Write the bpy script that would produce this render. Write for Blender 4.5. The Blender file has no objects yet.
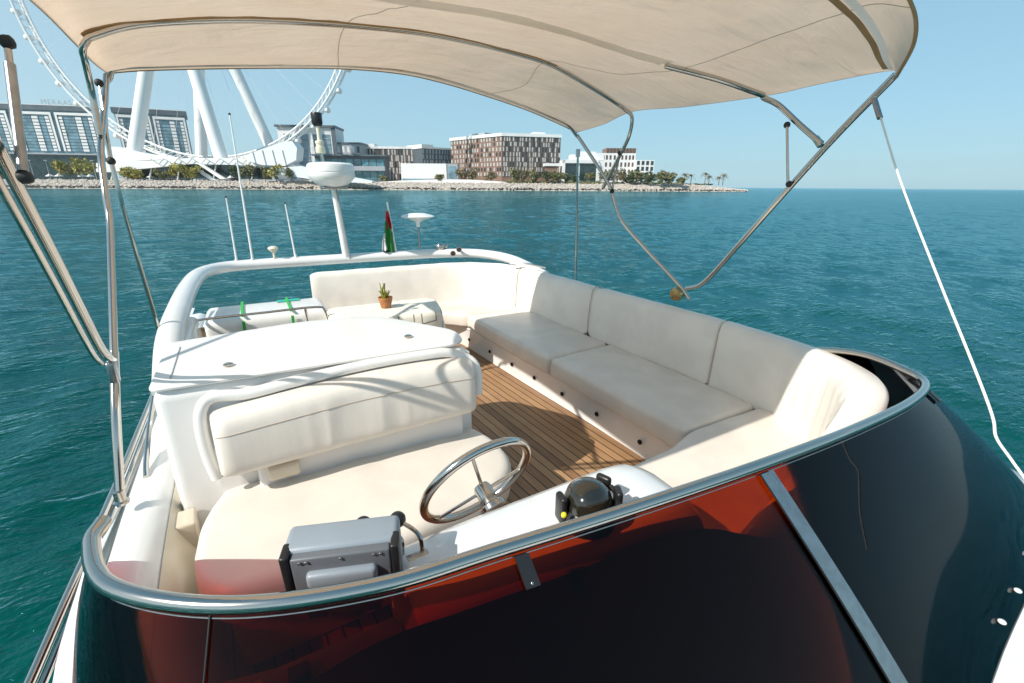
import bpy, bmesh, math, random
import numpy as np
from mathutils import Vector, Matrix, noise
random.seed(7); rng = np.random.default_rng(7)
sc = bpy.context.scene; COL = sc.collection
R = math.radians
# ---------------------------------------------------------------- camera, sky, sun, exposure
F = 460.0; H = 1.8; ROLL = R(.4); P = math.atan(155.8/F); A = R(29.5)
SEA = -3.3
_right = Vector((math.cos(A), -math.sin(A), 0)); _fwdh = Vector((math.sin(A), math.cos(A), 0))
_f = _fwdh*math.cos(P) + Vector((0, 0, -math.sin(P))); _u = _fwdh*math.sin(P) + Vector((0, 0, math.cos(P)))
_r2 = _right*math.cos(ROLL) + _u*math.sin(ROLL)*1.0
_u2 = -_right*math.sin(ROLL) + _u*math.cos(ROLL)
cam = bpy.data.objects.new('camera', bpy.data.cameras.new('camera')); COL.objects.link(cam); sc.camera = cam
cam.data.sensor_width = 36; cam.data.lens = F/1024*36; cam.data.clip_start = .05; cam.data.clip_end = 40000
cam.matrix_world = Matrix(((_r2.x, _u2.x, -_f.x, 0), (_r2.y, _u2.y, -_f.y, 0), (_r2.z, _u2.z, -_f.z, H), (0, 0, 0, 1)))
SUN = Vector((1.15, .26, -1)).normalized()          # direction the light travels
w = bpy.data.worlds.new('World'); sc.world = w; w.use_nodes = True
nt = w.node_tree; bg = nt.nodes['Background']
sky = nt.nodes.new('ShaderNodeTexSky'); sky.sky_type = 'NISHITA'; sky.sun_disc = False
sky.sun_elevation = math.asin(-SUN.z); sky.sun_rotation = math.atan2(-SUN.x, -SUN.y)
sky.air_density = 1.0; sky.dust_density = .6; sky.ozone_density = 3.0
tint = nt.nodes.new('ShaderNodeMix'); tint.data_type = 'RGBA'; tint.blend_type = 'MULTIPLY'; tint.inputs[0].default_value = 1
tint.inputs[7].default_value = (.9, 1.0, .98, 1)
nt.links.new(sky.outputs[0], tint.inputs[6])
# hazy daytime air: paler towards the sun's side, deeper blue away from it and overhead
tcw = nt.nodes.new('ShaderNodeTexCoord')
def vdot(v):
    n = nt.nodes.new('ShaderNodeVectorMath'); n.operation = 'DOT_PRODUCT'; n.inputs[1].default_value = v; nt.links.new(tcw.outputs['Generated'], n.inputs[0]); return n.outputs['Value']
def mrange(src, a, b, c, d):
    n = nt.nodes.new('ShaderNodeMapRange'); n.interpolation_type = 'SMOOTHSTEP'; nt.links.new(src, n.inputs[0])
    for k, v in enumerate((a, b, c, d)): n.inputs[k+1].default_value = v
    return n.outputs[0]
def cmix(f, a, b):
    n = nt.nodes.new('ShaderNodeMix'); n.data_type = 'RGBA'
    if isinstance(f, float): n.inputs[0].default_value = f
    else: nt.links.new(f, n.inputs[0])
    for k, v in ((6, a), (7, b)):
        if isinstance(v, tuple): n.inputs[k].default_value = (*v, 1)
        else: nt.links.new(v, n.inputs[k])
    return n.outputs[2]
hor = cmix(mrange(vdot((.93, .36, 0)), -.5, 1.0, 0, 1), (3.1, 4.1, 4.5), (1.75, 3.1, 3.9))
air = cmix(mrange(vdot((0, 0, 1)), .12, .9, 0, 1), hor, (.7, 1.7, 2.5))
nt.links.new(cmix(.8, tint.outputs[2], air), bg.inputs[0])
bg.inputs[1].default_value = .14
sl = bpy.data.lights.new('sun', 'SUN'); sl.energy = 4.2; sl.angle = R(.5); sl.color = (1, .94, .85)
so = bpy.data.objects.new('sun', sl); COL.objects.link(so); so.rotation_mode = 'QUATERNION'
so.rotation_quaternion = SUN.to_track_quat('-Z', 'Y'); so.location = (-20, -5, 30)
sc.view_settings.view_transform = 'Standard'; sc.view_settings.look = 'None'
sc.view_settings.exposure = .42; sc.view_settings.gamma = 1
sc.render.engine = 'CYCLES'
sc.cycles.max_bounces = 10; sc.cycles.transparent_max_bounces = 12

def ray(px, py):
    a = (px-512)/F; b = (341.5-py)/F
    return _r2*a + _u2*b + _f
def at(px, py, z=None, x=None, y=None, d=None):
    r = ray(px, py)
    if z is not None: t = (z-H)/r.z
    elif x is not None: t = x/r.x
    elif y is not None: t = y/r.y
    else: t = d/r.dot(_fwdh)
    return Vector((r.x*t, r.y*t, r.z*t+H))

# ---------------------------------------------------------------- materials
def mat(name, col, rough=.5, metal=0, coat=0, trans=0, var=0, scale=8, bump=0, bscale=60, bdist=.002, spec=.5, sheen=0, stretch=None, col2=None):
    m = bpy.data.materials.new(name); m.use_nodes = True; t = m.node_tree; b = t.nodes['Principled BSDF']
    b.inputs['Base Color'].default_value = (*col, 1); b.inputs['Roughness'].default_value = rough
    b.inputs['Metallic'].default_value = metal; b.inputs['Coat Weight'].default_value = coat
    b.inputs['Specular IOR Level'].default_value = spec
    b.inputs['Coat Roughness'].default_value = .08
    if sheen: b.inputs['Sheen Weight'].default_value = sheen
    if var or bump:
        tc = t.nodes.new('ShaderNodeTexCoord'); src = tc.outputs['Object']
        if stretch:
            mp = t.nodes.new('ShaderNodeMapping'); mp.inputs['Scale'].default_value = stretch
            t.links.new(src, mp.inputs[0]); src = mp.outputs[0]
    if var:
        n = t.nodes.new('ShaderNodeTexNoise'); n.inputs['Scale'].default_value = scale; n.inputs['Detail'].default_value = 5
        t.links.new(src, n.inputs[0])
        r = t.nodes.new('ShaderNodeMix'); r.data_type = 'RGBA'
        c2 = col2 or tuple(c*(1-var) for c in col)
        r.inputs[6].default_value = (*c2, 1); r.inputs[7].default_value = (*col, 1)
        mr = t.nodes.new('ShaderNodeMapRange'); mr.inputs[1].default_value = .38; mr.inputs[2].default_value = .6
        t.links.new(n.outputs[0], mr.inputs[0]); t.links.new(mr.outputs[0], r.inputs[0]); t.links.new(r.outputs[2], b.inputs['Base Color'])
    if bump:
        n2 = t.nodes.new('ShaderNodeTexNoise'); n2.inputs['Scale'].default_value = bscale; n2.inputs['Detail'].default_value = 4
        t.links.new(src, n2.inputs[0])
        bp = t.nodes.new('ShaderNodeBump'); bp.inputs['Strength'].default_value = bump; bp.inputs['Distance'].default_value = bdist
        t.links.new(n2.outputs[0], bp.inputs['Height']); t.links.new(bp.outputs[0], b.inputs['Normal'])
    return m
M = {}
M['gel'] = mat('gelcoat', (.80, .79, .77), .28, coat=.4, var=.05, scale=3, bump=.08, bscale=6, bdist=.01)
M['gelb'] = mat('gelcoat_cool', (.80, .82, .83), .25, coat=.4, var=.04, scale=3)
M['liner'] = mat('gelcoat_liner', (.70, .62, .48), .3, coat=.3, var=.08, scale=3)
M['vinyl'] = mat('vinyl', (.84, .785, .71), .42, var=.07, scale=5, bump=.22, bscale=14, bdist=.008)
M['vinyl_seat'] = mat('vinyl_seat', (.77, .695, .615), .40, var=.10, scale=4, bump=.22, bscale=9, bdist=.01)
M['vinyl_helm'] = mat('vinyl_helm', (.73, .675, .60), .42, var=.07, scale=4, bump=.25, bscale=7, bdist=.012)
M['vinyl_b'] = mat('vinyl_bolster', (.77, .72, .65), .42, var=.06, scale=5, bump=.16, bscale=8, bdist=.012, stretch=(2.0, 1, .6))
M['steel'] = mat('stainless', (.56, .525, .48), .15, metal=1, bump=.05, bscale=20)
M['steel_w'] = mat('stainless_brushed', (.42, .42, .42), .3, metal=1, var=.15, scale=30)
M['black'] = mat('black_plastic', (.015, .015, .016), .35, bump=.1, bscale=200)
M['blackr'] = mat('black_rubber', (.02, .02, .02), .6)
M['dark'] = mat('dark_fill', (.012, .006, .004), .8)  # near black, for the painted shade under the glass and the port caps
M['grey'] = mat('grey_plastic', (.42, .45, .48), .38, var=.06)
M['lgrey'] = mat('light_grey_plastic', (.27, .31, .35), .36, var=.06, bump=.1, bscale=300)
M['mgrey'] = mat('mid_grey_plastic', (.13, .14, .155), .4)
M['compass'] = mat('compass_dome', (.022, .020, .014), .08, coat=1, var=.3, scale=12)
M['white'] = mat('white_paint', (.80, .80, .78), .35, coat=.2, var=.05)
M['cream'] = mat('cream_plastic', (.72, .67, .52), .4)
M['strap'] = mat('green_webbing', (.04, .42, .07), .6)
M['teal_lab'] = mat('teal_label', (.03, .45, .33), .5)
M['terra'] = mat('terracotta', (.42, .17, .06), .7, var=.25, scale=30)
M['leafy'] = mat('succulent', (.16, .22, .03), .5, var=.3, scale=40, col2=(.30, .22, .03))
M['red'] = mat('flag_red', (.45, .01, .02), .7); M['green'] = mat('flag_green', (.01, .17, .03), .7)
M['flagw'] = mat('flag_white', (.75, .75, .75), .7); M['flagk'] = mat('flag_black', (.01, .01, .01), .7)
M['rope'] = mat('white_rope', (.78, .78, .74), .8, bump=.6, bscale=150, bdist=.003)
M['copper'] = mat('horn_mouth', (.04, .015, .01), .4)
M['brass'] = mat('brass', (.55, .42, .20), .25, metal=1, var=.3, scale=60)
M['yellow'] = mat('yellow_mark', (.75, .65, .02), .5)
M['ribbon'] = mat('brown_tape', (.34, .22, .10), .6, var=.2)
def teak_mat():
    m = bpy.data.materials.new('teak'); m.use_nodes = True; t = m.node_tree; b = t.nodes['Principled BSDF']; L = t.links.new; N = t.nodes.new
    tc = N('ShaderNodeTexCoord'); mp = N('ShaderNodeMapping'); mp.inputs['Rotation'].default_value = (0, 0, R(-3.5)); L(tc.outputs['Object'], mp.inputs[0])
    sp = N('ShaderNodeSeparateXYZ'); L(mp.outputs[0], sp.inputs[0])
    d = N('ShaderNodeMath'); d.operation = 'DIVIDE'; d.inputs[1].default_value = .066; L(sp.outputs[0], d.inputs[0])
    fr = N('ShaderNodeMath'); fr.operation = 'FRACT'; L(d.outputs[0], fr.inputs[0])
    fl = N('ShaderNodeMath'); fl.operation = 'FLOOR'; L(d.outputs[0], fl.inputs[0])
    gt = N('ShaderNodeMath'); gt.operation = 'LESS_THAN'; gt.inputs[1].default_value = .11; L(fr.outputs[0], gt.inputs[0])
    wn = N('ShaderNodeTexWhiteNoise'); wn.noise_dimensions = '1D'; L(fl.outputs[0], wn.inputs['W'])
    m2 = N('ShaderNodeMapping'); m2.inputs['Scale'].default_value = (60, 3, 1); L(tc.outputs['Object'], m2.inputs[0])
    nz = N('ShaderNodeTexNoise'); nz.inputs['Scale'].default_value = 1.5; nz.inputs['Detail'].default_value = 6; L(m2.outputs[0], nz.inputs[0])
    nb = N('ShaderNodeTexNoise'); nb.inputs['Scale'].default_value = 3; nb.inputs['Detail'].default_value = 4; L(tc.outputs['Object'], nb.inputs[0])
    cr = N('ShaderNodeValToRGB'); cr.color_ramp.elements[0].color = (.17, .08, .035, 1); cr.color_ramp.elements[1].color = (.47, .28, .14, 1)
    cr.color_ramp.elements[0].position = .25; cr.color_ramp.elements[1].position = .8
    ad = N('ShaderNodeMath'); ad.operation = 'MULTIPLY_ADD'; ad.inputs[1].default_value = .35; L(wn.outputs[0], ad.inputs[0])
    a2 = N('ShaderNodeMath'); a2.operation = 'MULTIPLY_ADD'; a2.inputs[1].default_value = .5; L(nz.outputs[0], a2.inputs[0])
    a3 = N('ShaderNodeMath'); a3.operation = 'MULTIPLY'; a3.inputs[1].default_value = .3; L(nb.outputs[0], a3.inputs[0])
    L(a3.outputs[0], a2.inputs[2]); L(a2.outputs[0], ad.inputs[2]); L(ad.outputs[0], cr.inputs[0])
    mx = N('ShaderNodeMix'); mx.data_type = 'RGBA'; L(gt.outputs[0], mx.inputs[0]); L(cr.outputs[0], mx.inputs[6]); mx.inputs[7].default_value = (.012, .009, .008, 1)
    L(mx.outputs[2], b.inputs['Base Color']); b.inputs['Roughness'].default_value = .55
    bp = N('ShaderNodeBump'); bp.invert = True; bp.inputs['Distance'].default_value = .003; bp.inputs['Strength'].default_value = .6; L(gt.outputs[0], bp.inputs['Height']); L(bp.outputs[0], b.inputs['Normal'])
    return m
M['teak'] = teak_mat()
def canvas_mat(nm, ca, cb):
    m = bpy.data.materials.new(nm); m.use_nodes = True; t = m.node_tree; L = t.links.new; N = t.nodes.new
    out = t.nodes['Material Output']; t.nodes.remove(t.nodes['Principled BSDF'])
    tc = N('ShaderNodeTexCoord'); nz = N('ShaderNodeTexNoise'); nz.inputs['Scale'].default_value = 2.2; nz.inputs['Detail'].default_value = 6; L(tc.outputs['Object'], nz.inputs[0])
    mx = N('ShaderNodeMix'); mx.data_type = 'RGBA'; mx.inputs[6].default_value = (*ca, 1); mx.inputs[7].default_value = (*cb, 1)
    mr = N('ShaderNodeMapRange'); mr.inputs[1].default_value = .35; mr.inputs[2].default_value = .65; L(nz.outputs[0], mr.inputs[0]); L(mr.outputs[0], mx.inputs[0])
    mp = N('ShaderNodeMapping'); mp.inputs['Scale'].default_value = (1, 3.2, 1); mp.inputs['Rotation'].default_value = (0, 0, .25); L(tc.outputs['Object'], mp.inputs[0])
    n2 = N('ShaderNodeTexNoise'); n2.inputs['Scale'].default_value = 3; n2.inputs['Detail'].default_value = 5; n2.inputs['Distortion'].default_value = .6; L(mp.outputs[0], n2.inputs[0])
    bp = N('ShaderNodeBump'); bp.inputs['Strength'].default_value = .5; bp.inputs['Distance'].default_value = .05; L(n2.outputs[0], bp.inputs['Height'])
    d = N('ShaderNodeBsdfDiffuse'); tr = N('ShaderNodeBsdfTranslucent'); L(mx.outputs[2], d.inputs[0]); L(mx.outputs[2], tr.inputs[0])
    L(bp.outputs[0], d.inputs['Normal']); L(bp.outputs[0], tr.inputs['Normal'])
    s = N('ShaderNodeMixShader'); s.inputs[0].default_value = .62; L(d.outputs[0], s.inputs[1]); L(tr.outputs[0], s.inputs[2]); L(s.outputs[0], out.inputs[0])
    return m
M['canvas'] = canvas_mat('canvas', (.875, .765, .665), (.89, .79, .695))
M['band'] = mat('canvas_band', (.55, .46, .38), .7, var=.1); M['tape'] = mat('white_tape', (.85, .84, .82), .7); M['sleeve'] = canvas_mat('sleeve_canvas', (.92, .88, .82), (.95, .92, .87))
def tinted(name, col, fac=1.0):
    m = bpy.data.materials.new(name); m.use_nodes = True; t = m.node_tree; L = t.links.new; N = t.nodes.new
    out = t.nodes['Material Output']; t.nodes.remove(t.nodes['Principled BSDF'])
    tr = N('ShaderNodeBsdfTransparent'); tr.inputs[0].default_value = (*col, 1)
    g = N('ShaderNodeBsdfGlossy'); g.inputs['Roughness'].default_value = .03; g.inputs[0].default_value = (.9, .95, 1, 1)
    f = N('ShaderNodeFresnel'); f.inputs[0].default_value = 1.27
    s = N('ShaderNodeMixShader'); L(f.outputs[0], s.inputs[0]); L(tr.outputs[0], s.inputs[1]); L(g.outputs[0], s.inputs[2]); L(s.outputs[0], out.inputs[0])
    return m
M['acryl'] = tinted('tinted_acrylic', (.50, .145, .028))
def water_mat():
    m = bpy.data.materials.new('water'); m.use_nodes = True; t = m.node_tree; b = t.nodes['Principled BSDF']; L = t.links.new; N = t.nodes.new
    tc = N('ShaderNodeTexCoord')
    nc = N('ShaderNodeTexNoise'); nc.inputs['Scale'].default_value = .05; nc.inputs['Detail'].default_value = 3; L(tc.outputs['Object'], nc.inputs[0])
    mx = N('ShaderNodeMix'); mx.data_type = 'RGBA'; mx.inputs[6].default_value = (.0003, .044, .036, 1); mx.inputs[7].default_value = (.0006, .080, .072, 1)
    L(nc.outputs[0], mx.inputs[0])
    t.nodes.remove(b); df = N('ShaderNodeBsdfDiffuse'); gl = N('ShaderNodeBsdfGlossy'); gl.inputs[0].default_value = (.50, .82, .95, 1); gl.inputs['Roughness'].default_value = .07; fr = N('ShaderNodeFresnel'); fr.inputs[0].default_value = 1.33; ms = N('ShaderNodeMixShader')
    L(mx.outputs[2], df.inputs[0]); L(fr.outputs[0], ms.inputs[0]); L(df.outputs[0], ms.inputs[1]); L(gl.outputs[0], ms.inputs[2]); L(ms.outputs[0], t.nodes['Material Output'].inputs[0])
    prev = None
    for sc_, dist, st, rot, strx in ((.6, .16, .8, .5, 1.9), (1.9, .10, .9, .2, 2.2), (5.5, .035, .9, .8, 1.9), (16, .008, .7, .1, 1.4)):
        mp = N('ShaderNodeMapping'); mp.inputs['Rotation'].default_value = (0, 0, rot); mp.inputs['Scale'].default_value = (1, strx, 1); L(tc.outputs['Object'], mp.inputs[0])
        n = N('ShaderNodeTexNoise'); n.inputs['Scale'].default_value = sc_; n.inputs['Detail'].default_value = 3; n.inputs['Distortion'].default_value = .4; L(mp.outputs[0], n.inputs[0])
        bp = N('ShaderNodeBump'); bp.inputs['Distance'].default_value = dist; bp.inputs['Strength'].default_value = st; L(n.outputs[0], bp.inputs['Height'])
        if prev: L(prev.outputs[0], bp.inputs['Normal'])
        prev = bp
    for q in (df, gl, fr): L(prev.outputs[0], q.inputs['Normal'])
    return m
M['water'] = water_mat()
# far materials; hotel glass and dark roofs paled, distance haze put in the colour
M['rock'] = mat('rock_pale', (.62, .55, .49), .9, var=.45, scale=.6, bump=.5, bscale=1.5, bdist=.5)
M['rock_wet'] = mat('rock_wet', (.035, .035, .038), .7, var=.4, scale=.5)
M['sand'] = mat('sand', (.48, .42, .35), .9, var=.15, scale=.05)
M['bwhite'] = mat('building_white', (.74, .74, .73), .6, var=.06, scale=.1)
M['bgrey'] = mat('building_grey', (.34, .37, .40), .6, var=.08, scale=.1)
M['bdark'] = mat('building_dark', (.10, .125, .145), .5, var=.2, scale=.1)
M['bbrown'] = mat('building_brown', (.22, .135, .10), .7, var=.2, scale=.1)
M['bbrown2'] = mat('building_darkbrown', (.10, .07, .06), .7, var=.2, scale=.1)
M['wpale'] = mat('window_pale', (.50, .50, .48), .4, var=.3, scale=.12)
M['gteal'] = mat('glass_teal', (.10, .26, .31), .15, var=.5, scale=.15, spec=.8)
M['gblue'] = mat('glass_blue', (.19, .31, .38), .15, var=.45, scale=.12, spec=.8)
M['gdark'] = mat('glass_dark', (.02, .045, .05), .12, var=.5, scale=.2, spec=.8)
M['wheelw'] = mat('wheel_white', (.80, .80, .79), .4, var=.04, scale=.05)
M['cable'] = mat('cable_grey', (.62, .65, .67), .5)
M['bark'] = mat('bark', (.16, .11, .07), .9, var=.3)
def leafmat(n, a, b_):
    m = bpy.data.materials.new(n); m.use_nodes = True; t = m.node_tree; b = t.nodes['Principled BSDF']
    g = t.nodes.new('ShaderNodeNewGeometry'); r = t.nodes.new('ShaderNodeValToRGB')
    r.color_ramp.elements[0].color = (*a, 1); r.color_ramp.elements[1].color = (*b_, 1)
    t.links.new(g.outputs['Random Per Island'], r.inputs[0]); t.links.new(r.outputs[0], b.inputs['Base Color']); b.inputs['Roughness'].default_value = .6
    return m
M['lf_dark'] = leafmat('leaf_dark', (.03, .05, .015), (.09, .11, .03))
M['lf_yel'] = leafmat('leaf_yellow', (.16, .16, .03), (.45, .38, .08))
M['lf_mid'] = leafmat('leaf_mid', (.08, .09, .03), (.24, .22, .08))
M['lf_palm'] = leafmat('leaf_palm', (.12, .10, .05), (.24, .19, .10))
M['pink'] = mat('pink_sign', (.6, .12, .2), .6)

# ---------------------------------------------------------------- object helpers
def thing(name, label, cat, loc=(0, 0, 0), group=None):
    o = bpy.data.objects.new(name, None); COL.objects.link(o); o.location = loc; o.empty_display_size = .1
    o['label'] = label; o['category'] = cat
    if group: o['group'] = group
    return o
def tag(o, label, cat, group=None):
    o['label'] = label; o['category'] = cat
    if group: o['group'] = group
    return o
def obj(name, verts, faces, m, parent=None, smooth=True, angle=35):
    me = bpy.data.meshes.new(name); me.from_pydata([tuple(v) for v in verts], [], faces); me.update()
    bm = bmesh.new(); bm.from_mesh(me); bmesh.ops.recalc_face_normals(bm, faces=bm.faces)
    if smooth:
        a = R(angle)
        for f in bm.faces: f.smooth = True
        for e in bm.edges:
            if len(e.link_faces) == 2 and e.calc_face_angle(0) > a: e.smooth = False
    bm.to_mesh(me); bm.free()
    o = bpy.data.objects.new(name, me); COL.objects.link(o)
    if m: me.materials.append(M[m] if isinstance(m, str) else m)
    if parent is not None:
        o.parent = parent
        b = Vector(); q = parent
        while q is not None: b += q.location; q = q.parent
        me.transform(Matrix.Translation(-b))          # everything is authored in world coordinates
    return o
def struct(o): o['kind'] = 'structure'; return o
def crom(pts, n=8, closed=False):
    pts = [Vector(p) for p in pts]; N = len(pts); out = []
    for i in range(N if closed else N-1):
        p0 = pts[i-1] if (i > 0 or closed) else pts[0]*2-pts[1]
        p1 = pts[i]; p2 = pts[(i+1) % N]; p3 = pts[(i+2) % N] if (closed or i+2 < N) else pts[-1]*2-pts[-2]
        for k in range(n):
            t = k/n
            out.append(.5*((2*p1)+(p2-p0)*t+(2*p0-5*p1+4*p2-p3)*t*t+(3*p1-p0-3*p2+p3)*t**3))
    if not closed: out.append(pts[-1].copy())
    return out
class MB:
    def __init__(s): s.v = []; s.f = []
    def add(s, v, f):
        o = len(s.v); s.v += [Vector(x) for x in v]; s.f += [tuple(i+o for i in q) for q in f]; return s
    def tube(s, pts, r, seg=10, n=8, smooth=True, closed=False, flat=1.0):
        pts = crom(pts, n, closed) if smooth and len(pts) > 2 else [Vector(p) for p in pts]
        N = len(pts); rs = r if isinstance(r, (list, tuple)) else [r]*N
        if len(rs) != N: rs = [rs[0]+(rs[-1]-rs[0])*i/(N-1) for i in range(N)]
        up = None; v = []; f = []
        for i in range(N):
            t = (pts[(i+1) % N]-pts[i-1]) if (closed or 0 < i < N-1) else (pts[1]-pts[0] if i == 0 else pts[-1]-pts[-2])
            t.normalize()
            if up is None: up = Vector((0, 0, 1)) if abs(t.z) < .9 else Vector((0, 1, 0))
            a = t.cross(up); a.normalize(); up = a.cross(t); up.normalize()
            for k in range(seg):
                q = 2*math.pi*k/seg; v.append(pts[i]+(a*math.cos(q)+up*math.sin(q)*flat)*rs[i])
        for i in range(N if closed else N-1):
            for k in range(seg):
                a_ = i*seg+k; b = i*seg+(k+1) % seg; c = ((i+1) % N)*seg
                f.append((a_, b, c+(k+1) % seg, c+k))
        if not closed: f.append(tuple(range(seg))[::-1]); f.append(tuple((N-1)*seg+k for k in range(seg)))
        return s.add(v, f)
    def box(s, c, d, rot=0, tilt=None, bev=0):
        bm = bmesh.new(); bmesh.ops.create_cube(bm, size=1)
        bmesh.ops.scale(bm, vec=d, verts=bm.verts)
        if bev: bmesh.ops.bevel(bm, geom=bm.edges[:], offset=bev, segments=3, profile=.5, affect='EDGES')
        mt = Matrix.Translation(c) @ Matrix.Rotation(rot, 4, 'Z')
        if tilt is not None: mt = mt @ tilt
        bmesh.ops.transform(bm, matrix=mt, verts=bm.verts)
        bm.verts.index_update(); s.add([v.co.copy() for v in bm.verts], [[v.index for v in f.verts] for f in bm.faces]); bm.free(); return s
    def lathe(s, c, prof, seg=24, mtx=None):
        v = []; f = []
        for r, z in prof:
            for k in range(seg):
                q = 2*math.pi*k/seg; p = Vector((r*math.cos(q), r*math.sin(q), z))
                if mtx is not None: p = mtx @ p
                v.append(p+Vector(c))
        for i in range(len(prof)-1):
            for k in range(seg): f.append((i*seg+k, i*seg+(k+1) % seg, (i+1)*seg+(k+1) % seg, (i+1)*seg+k))
        f.append(tuple(range(seg))[::-1]); f.append(tuple((len(prof)-1)*seg+k for k in range(seg)))
        return s.add(v, f)
    def sphere(s, c, r, seg=16, sz=1.0):
        return s.lathe(c, [(max(r*math.sin(math.pi*i/seg), 1e-4), -r*sz*math.cos(math.pi*i/seg)) for i in range(seg+1)], seg)
    def build(s, name, m, parent=None, smooth=True, angle=35): return obj(name, s.v, s.f, m, parent, smooth, angle)
def roundpoly(pts, r, n=6):
    out = []; N = len(pts)
    for i in range(N):
        p = Vector(pts[i]).to_2d(); a = Vector(pts[i-1]).to_2d(); b = Vector(pts[(i+1) % N]).to_2d()
        rr = r[i] if isinstance(r, (list, tuple)) else r
        da = (a-p); db = (b-p); l = min(da.length, db.length)*.48; rr = min(rr, l)
        A_ = p+da.normalized()*rr; B_ = p+db.normalized()*rr
        for k in range(n+1):
            t = k/n; out.append((1-t)**2*A_+2*t*(1-t)*p+t*t*B_)
    return out
def slab(pts, z0, z1, r=.03, puff=0, rb=None, fz=None, warp=0):
    """a cushion or moulding: plan outline, bottom and top heights, rounded edges"""
    mb = MB(); pts = [Vector(p) for p in pts]
    area = sum(pts[i-1].x*pts[i].y-pts[i].x*pts[i-1].y for i in range(len(pts)))
    if area < 0: pts = pts[::-1]
    # densify
    d = []
    for i in range(len(pts)):
        a = pts[i-1]; b = pts[i]; L = (b-a).length; k = max(1, int(L/.08))
        d += [a+(b-a)*(j/k) for j in range(k)]
    pts = d; N = len(pts); nrm = []
    for i in range(N):
        t = pts[(i+1) % N]-pts[i-1]; nrm.append(Vector((t.y, -t.x)).normalized() if t.length > 1e-9 else Vector((0, 0)))
    rb = r if rb is None else rb
    rings = []
    for k in range(4): a = math.pi/2*k/4; rings.append((rb*(1-math.sin(a)), z0+rb*(1-math.cos(a))))
    rings.append((0, z0+rb)); rings.append((-.004*bool(puff), (z0+z1)/2))
    for k in range(6): a = math.pi/2*k/5; rings.append((r*(1-math.cos(a)), z1-r*(1-math.sin(a))))
    cen = sum(pts, Vector((0, 0)))/N
    V = []; Fc = []
    for off, z in rings:
        for i in range(N): p = pts[i]-nrm[i]*off; V.append(Vector((p.x, p.y, z)))
    base = [pts[i]-nrm[i]*r for i in range(N)]
    for t in (.12, .3, .5, .7, .87):
        for i in range(N):
            p = base[i].lerp(cen, t); V.append(Vector((p.x, p.y, z1+puff*(1-(1-t)**2.4))))
    nr = len(rings)+5
    for j in range(nr-1):
        for i in range(N): Fc.append((j*N+i, j*N+(i+1) % N, (j+1)*N+(i+1) % N, (j+1)*N+i))
    V.append(Vector((cen.x, cen.y, z1+puff))); c = len(V)-1
    for i in range(N): Fc.append(((nr-1)*N+i, (nr-1)*N+(i+1) % N, c))
    Fc.append(tuple(range(N))[::-1])
    for v in V:
        if warp:
            q = noise.noise_vector(v*5)*warp+noise.noise_vector(v*13)*warp*.35; v += q
        if fz: v.z = fz(v)
    mb.v = V; mb.f = Fc; return mb
def sweep(path, prof, n=8, cap=True, smooth=True, pinch=0, warp=0):
    """profile [(offset to the right of the path, z)] swept along a plan path of (x, y, z)"""
    pts = crom(path, n) if smooth else [Vector(p) for p in path]
    N = len(pts); V = []; K = len(prof); Fc = []
    for i in range(N):
        t = pts[min(i+1, N-1)]-pts[max(i-1, 0)]; nn = Vector((t.y, -t.x, 0)).normalized()
        e_ = min(i, N-1-i); k_ = 1-pinch*((1, .55, .3, .14, .05)[e_] if e_ < 5 else 0)
        oc = sum(q[0] for q in prof)/K; zc = sum(q[1] for q in prof)/K
        for o, z in prof: V.append(pts[i]+nn*(oc+(o-oc)*k_)+Vector((0, 0, zc+(z-zc)*k_)))
    if warp:
        for v in V: v += noise.noise_vector(v*6)*warp
    for i in range(N-1):
        for k in range(K): Fc.append((i*K+k, i*K+(k+1) % K, (i+1)*K+(k+1) % K, (i+1)*K+k))
    if cap: Fc.append(tuple(range(K))[::-1]); Fc.append(tuple((N-1)*K+k for k in range(K)))
    mb = MB(); mb.v = V; mb.f = Fc; return mb
def grid(rows, thick=0):
    n = len(rows); k = len(rows[0]); mb = MB()
    V = [Vector(p) for r_ in rows for p in r_]; Fc = [(i*k+j, i*k+j+1, (i+1)*k+j+1, (i+1)*k+j) for i in range(n-1) for j in range(k-1)]
    mb.v = V; mb.f = Fc
    if thick:
        o = len(V)
        me = bpy.data.meshes.new('t'); me.from_pydata([tuple(v) for v in V], [], Fc); me.update()
        nr = [v.normal.copy() for v in me.vertices]; bpy.data.meshes.remove(me)
        mb.v = V+[v-q*thick for v, q in zip(V, nr)]
        mb.f = Fc+[tuple(i+o for i in f[::-1]) for f in Fc]
        bd = [i for i in range(k)]+[i*k+k-1 for i in range(1, n)]+[(n-1)*k+j for j in range(k-2, -1, -1)]+[i*k for i in range(n-2, 0, -1)]
        for a, b in zip(bd, bd[1:]+bd[:1]): mb.f.append((a, b, b+o, a+o))
    return mb
def copy_tree(o, loc, label=None):
    c = o.copy(); COL.objects.link(c); c.location = loc
    if label: c['label'] = label
    for ch in [x for x in COL.objects if x.parent == o]:
        d = ch.copy(); COL.objects.link(d); d.parent = c
    return c

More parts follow.
